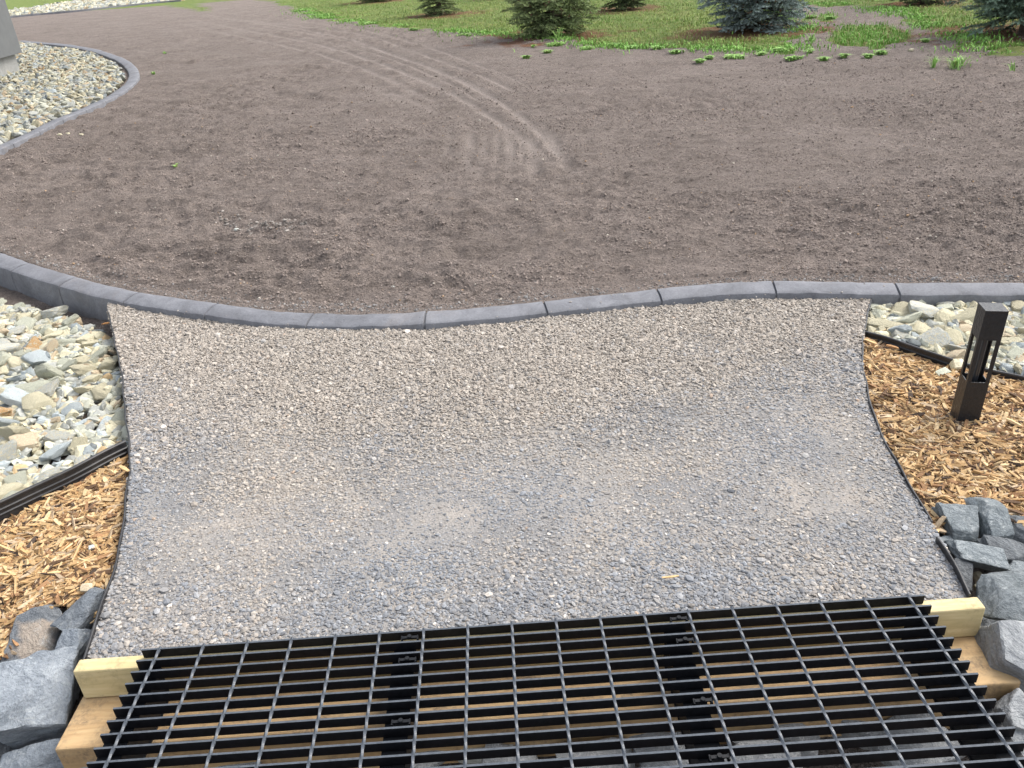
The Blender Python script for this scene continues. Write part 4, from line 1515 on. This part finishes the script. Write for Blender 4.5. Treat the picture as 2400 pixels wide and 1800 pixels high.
def spruce(i):
    px, py, hw, hh, kd = TREES[i]
    b, rad = tree_pos[i]
    r = np.random.default_rng(40 + i)
    root = tag(empty('spruce_tree', (b[0], b[1], 0.0)), TLAB[i], 'spruce', 'young spruces along the lawn')
    mb = MB()
    mb.cyl((0, 0, -0.05), (0.01, 0, hh * 0.5), 0.07, 0.035, 12)
    mb.cyl((0.01, 0, hh * 0.5), (0, 0, hh), 0.035, 0.006, 8)
    segs = []          # twig start, direction, length
    h = 0.1 if kd != 'bluegreen' else 0.22
    while h < hh * 0.97:
        t = h / hh
        nb = int(15 - 8 * t)
        for a in np.linspace(0, 2 * np.pi, nb, endpoint=False) + r.uniform(0, 1):
            a += r.normal(0, 0.2)
            if r.random() < 0.22:
                continue
            L = rad * (1 + 0.3 * vnoise(np.array([[math.cos(a) * 1.7, math.sin(a) * 1.7, h * 2.2 + 9.0 * i]]), 7)[0]) * (1 - t) ** 0.8 * r.uniform(0.8, 1.1) * min(1.0, 0.5 + h * 0.95) * (r.uniform(0.7, 1.05))
            up = 0.25 * t - 0.02 + r.normal(0, 0.12)
            d = np.array([math.cos(a), math.sin(a), up])
            p0 = np.array([0, 0, h + r.normal(0, 0.03)])
            m = max(5, int(L / (0.05 if h < 1.3 else 0.1)))
            side = np.array([-math.sin(a), math.cos(a), 0])
            pts = []
            for k in range(m + 1):
                s = k / m
                pts.append(p0 + d * L * s + np.array([0, 0, -0.16 * L * s * s + 0.13 * L * max(0, s - 0.6)]))
            if h < 1.4:
                mb.cyl(pts[0], pts[m // 2], 0.011, 0.008, 5)
                mb.cyl(pts[m // 2], pts[-1], 0.008, 0.003, 5)
            for k in range(1, m + 1):
                s = k / m
                if s < 0.3 or r.random() < 0.12:
                    continue
                tl = 0.34 * L * (1.12 - s) * r.uniform(0.7, 1.2) + 0.05
                for sg in (-1, 1):
                    dd = d * 0.75 + side * sg * r.uniform(0.6, 1.0) + np.array([0, 0, r.normal(-0.12, 0.2)])
                    dd /= np.linalg.norm(dd)
                    nsub = max(1, int(tl / 0.1))
                    q = pts[k].copy()
                    for u in range(nsub):
                        ln = tl / nsub
                        segs.append((q, dd, ln * 1.2, 0.35 + 0.65 * s + 0.15 * u / nsub))
                        if u and r.random() < 0.75:
                            d2 = dd + side * sg * r.normal(0.2, 0.6) + np.array([0, 0, r.normal(0, 0.35)])
                            d2 /= np.linalg.norm(d2)
                            segs.append((q, d2, min(0.1, ln), 0.5 + 0.5 * s))
                        q = q + dd * ln
                segs.append((pts[k], d + np.array([0, 0, r.normal(0, 0.1)]), L / m * 1.25, 0.4 + 0.6 * s))
        h += (0.06 if h < 1.2 else 0.16) * r.uniform(0.85, 1.15)
    mb.build('trunk', MBARK, root)
    A = np.array([s[0] for s in segs])
    Dd = np.array([s[1] for s in segs])
    Dd /= np.linalg.norm(Dd, axis=1)[:, None]
    Ln = np.array([s[2] for s in segs])
    Ag = np.clip(np.array([s[3] for s in segs]), 0, 1)
    low = A[:, 2] < 1.25
    k = 26
    n = len(A)
    t = r.random((n, k))
    ref = np.where(np.abs(Dd[:, 2:3]) < 0.9, np.array([[0, 0, 1.0]]), np.array([[1.0, 0, 0]]))
    X = np.cross(Dd, ref)
    X /= np.linalg.norm(X, axis=1)[:, None]
    Y = np.cross(Dd, X)
    an = r.uniform(0, 2 * np.pi, (n, k))
    rd = np.cos(an)[..., None] * X[:, None] + np.sin(an)[..., None] * Y[:, None]
    base = A[:, None] + Dd[:, None] * (t * Ln[:, None])[..., None]
    nl = r.uniform(0.018, 0.03, (n, k))[..., None]
    nd = rd * 0.8 + Dd[:, None] * 0.6
    tip = base + nd * nl
    tw = np.cross(nd, rd + 0.3 * Dd[:, None])
    tw /= np.linalg.norm(tw, axis=2)[..., None] + 1e-9
    wv = 0.0052
    V = np.stack([base - tw * wv, base + tw * wv, tip], 2).reshape(-1, 3)
    c1, c2 = (np.array(c) for c in KIND[kd])
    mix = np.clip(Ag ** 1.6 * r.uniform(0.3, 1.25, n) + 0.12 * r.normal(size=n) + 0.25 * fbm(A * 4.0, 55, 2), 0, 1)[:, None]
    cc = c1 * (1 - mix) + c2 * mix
    dead = r.random(n) < 0.025
    cc[dead] = [0.16, 0.1, 0.06]
    col = np.repeat(cc, k * 3, 0) * np.repeat(r.uniform(0.8, 1.2, n * k), 3)[:, None]
    keep = np.repeat(low, k * 3) | (np.repeat(r.random(n * k), 3) < 0.35)
    # thin out the unseen top
    V, col = V[keep], col[keep]
    Fk = np.arange(len(V)).reshape(-1, 3)
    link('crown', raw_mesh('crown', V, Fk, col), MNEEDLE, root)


for i in range(len(TREES)):
    spruce(i)


# ------------------------------------------------------------------ grass and weeds
def blade_mesh(name, p, z, L, lean, wd, col, material=MGRASS):
    """bent two-step blades"""
    n = len(p)
    a = rng.uniform(0, 2 * np.pi, n)
    dx = np.c_[np.cos(a), np.sin(a), np.zeros(n)]
    sd_ = np.c_[-np.sin(a), np.cos(a), np.zeros(n)]
    b = np.c_[p, z]
    mid = b + dx * (lean * L * 0.35)[:, None] + np.array([0, 0, 1.0]) * (L * 0.6)[:, None]
    tip = b + dx * (lean * L)[:, None] + np.array([0, 0, 1.0]) * (L * (1 - 0.35 * lean))[:, None]
    w_ = wd[:, None]
    V = np.stack([b - sd_ * w_ * 0.6, b + sd_ * w_ * 0.6, mid + sd_ * w_, mid - sd_ * w_, tip], 1).reshape(-1, 3)
    o5 = (np.arange(n) * 5)[:, None, None]
    Fk = (np.array([[0, 1, 2], [0, 2, 3], [3, 2, 4]])[None] + o5).reshape(-1, 3)
    return raw_mesh(name, V, Fk, np.repeat(col, 5, 0))


def lawn():
    n = 190000
    y = 9.5 + (rng.random(n) ** 1.5) * 26
    x = rng.uniform(-0.35, 0.8, n) * (y + 1)
    p = np.c_[x, y]
    j = np.c_[fbm(p * 2.2, 61, 3), fbm(p * 2.2, 67, 3)] * 0.22
    m = inside(p + j, lawn_poly)
    pm = np.zeros(n, bool)
    for pp in patch_poly:
        pm |= inside(p + j * 0.6, pp)
    lit = np.zeros(n)
    for (b, rad) in tree_pos:
        lit = np.maximum(lit, np.clip(1.2 - np.hypot(p[:, 0] - b[0], p[:, 1] - b[1]) / (rad * 1.1), 0, 1) * 2)
    k = (m | pm) & (rng.random(n) > lit) & (rng.random(n) < 0.75 + 0.5 * fbm(p * 1.5, 91, 3))
    p, pm = p[k], pm[k]
    n = len(p)
    L = rng.uniform(0.03, 0.075, n) * (1 + 0.6 * pm)
    t = np.clip(0.5 + 0.5 * fbm(p * 0.9, 93, 3) + 0.25 * rng.normal(size=n), 0, 1)[:, None]
    col = np.array([0.15, 0.27, 0.05]) * (1 - t) + np.array([0.34, 0.4, 0.12]) * t
    de = seg_dist(p, PL(grass_edge_px, 0.02)[:, :2])[0]
    eg = np.clip(1 - de / 0.5, 0, 1)[:, None]
    g2 = np.array([0.16, 0.36, 0.06])
    col = col * (1 - 0.75 * np.maximum(eg, pm[:, None])) + g2 * 0.75 * np.maximum(eg, pm[:, None])
    dry = rng.random(n) < 0.12
    col[dry] = [0.34, 0.28, 0.14]
    col *= rng.uniform(0.75, 1.2, n)[:, None]
    # ragged bright fringe of low weeds where the lawn meets the soil
    ln = resample(PL(grass_edge_px[4:-2], 0.02)[:, :2], 0.05)
    m2 = 16000
    e = ln[rng.integers(0, len(ln), m2)] + rng.normal(0, 1, (m2, 2)) * np.where(rng.random((m2, 1)) < 0.2, 0.42, 0.16) + [0, 0.12]
    e = e[fbm(e * 1.3, 95, 3) + 0.3 * rng.normal(size=m2) > -0.05]
    m2 = len(e)
    cf = np.array([0.24, 0.44, 0.1]) * rng.uniform(0.65, 1.3, m2)[:, None]
    W_ = np.r_[rng.uniform(0.003, 0.006, n), rng.uniform(0.005, 0.01, m2)]
    p = np.vstack([p, e])
    L = np.r_[L, rng.uniform(0.03, 0.075, m2)]
    col = np.vstack([col, cf])
    n = len(p)
    o = link('grass', blade_mesh('grass', p, ground_z(p) - 0.004, L, rng.uniform(0.2, 1.1, n), W_, col), MGRASS)
    tag(o, 'lawn grass with yellowish and bright green patches round the spruces', 'grass', kind='stuff')


lawn()


def leaf_clump(name, px, py, wpx, label, blades=False, dark=False, n=None, hgt=1.0):
    b = P(px, py, 0.02)
    R = wpx / 1883.0 * depth_of(b) / 2
    n = n or int(80 + 900 * R)
    a = rng.uniform(0, 2 * np.pi, n)
    rr = np.clip(np.abs(rng.normal(0, 0.5, n)), 0, 0.92) * R * (0.75 + 0.35 * np.sin(a * 2 + px) + 0.2 * np.sin(a * 5 + py))
    p = np.c_[np.cos(a) * rr, np.sin(a) * rr * 0.75]
    if blades:
        L = rng.uniform(0.08, 0.17, n) * hgt
        wd = rng.uniform(0.003, 0.006, n)
        lean = rng.uniform(0.3, 1.1, n)
    else:
        L = rng.uniform(0.03, 0.075, n) * hgt
        wd = rng.uniform(0.006, 0.013, n)
        lean = rng.uniform(0.6, 1.6, n)
    base = np.array([0.26, 0.44, 0.12]) if not dark else np.array([0.1, 0.2, 0.08])
    col = base * rng.uniform(0.7, 1.45, n)[:, None]
    col[rng.random(n) < 0.1] = [0.3, 0.36, 0.12]
    gz_ = float(ground_z(b[None, :2])[0])
    o = link(name, blade_mesh(name, p, np.full(n, -0.004), L, lean, wd, col), MGRASS)
    o.location = (b[0], b[1], gz_)
    tag(o, label, 'weed' if not blades else 'grass tuft', 'weeds on the bare soil')


W = [(1233, 136, 16, 'tiny weed on bare soil below the bushy green spruce'), (1283, 124, 18, 'small weed beside the bushy spruce foot, nearer its trunk'), (1250, 110, 12, 'little weed rosette just below the bushy spruce boughs'),
     (1375, 113, 46, 'broad pale-leaved weed clump at the lawn edge beside the bushy spruce'), (1300, 105, 60, 'spreading weed clump under the bushy spruce along the lawn edge'), (1440, 104, 50, 'weed clump with spotted leaves at the lawn edge'),
     (1480, 110, 44, 'low weed clump spilling off the lawn onto soil'), (1538, 112, 42, 'rounded weed clump between bushy and blue spruce'), (1585, 121, 30, 'small weed clump on soil between the two large spruces'),
     (1640, 146, 18, 'small weed on soil below the blue spruce, outermost of a pair'), (1662, 136, 18, 'small weed on soil below the blue spruce, inner of a pair'), (1720, 132, 74, 'wide low weed patch on soil below the blue spruce'),
     (1784, 127, 24, 'small weed beside the wide low patch'), (1826, 120, 46, 'bright weed clump at the end of the grass fringe'), (1861, 139, 36, 'flat dark weed on soil beyond the grass fringe'), (1897, 125, 14, 'tiny yellow-green weed between fringe and grassy patch'),
     (1931, 140, 20, 'small dark weed alone on soil'), (1978, 135, 18, 'yellowish small weed below the grassy patch'), (2035, 136, 26, 'weed just below the grassy patch'), (2064, 126, 26, 'bright weed touching the grassy patch'),
     (2168, 100, 16, 'small weed between grassy patch and drooping blue-green spruce'), (1090, 83, 34, 'weed clump beside the small green spruce litter'), (970, 72, 26, 'weed clump on soil below the lawn fringe'), (860, 58, 70, 'wide bright clover patch at the weedy lawn end'),
     (760, 36, 90, 'bright clover patch along the far lawn edge'), (705, 26, 60, 'outermost bright clover patch of the far lawn edge'), (1900, 42, 22, 'weed on soil between the spruces, near the blue one'), (1945, 44, 30, 'weed on soil behind the grassy patch'),
     (386, 124, 12, 'tiny weed sprout near the tip of the looping kerb'), (359, 173, 8, 'tiny green sprout beside the looping kerb'), (413, 393, 10, 'tiny wilted sprout on the bare soil')]
for px, py, wv, lab in W:
    leaf_clump('weed', px, py, wv, lab, n=5 if px == 413 else 14 if wv < 13 else 420 if wv >= 60 else None, hgt=0.6 if px == 413 else 1.0)
leaf_clump('grass_tuft', 2242, 158, 92, 'long grass tuft alone on the bare soil', True, n=90)
leaf_clump('grass_tuft', 2186, 158, 34, 'small grass tuft beside the long one on soil', True, n=30)
leaf_clump('grass_tuft', 1307, 96, 18, 'upright yellowish tuft below the bushy spruce', True, n=26, hgt=1.6)
leaf_clump('grass_tuft', 1900, 100, 16, 'thin grass tuft near brown needle litter', True, n=20)
leaf_clump('grass_tuft', 2372, 170, 18, 'thin grass sprig on soil below the blue-green spruce', True, n=9)
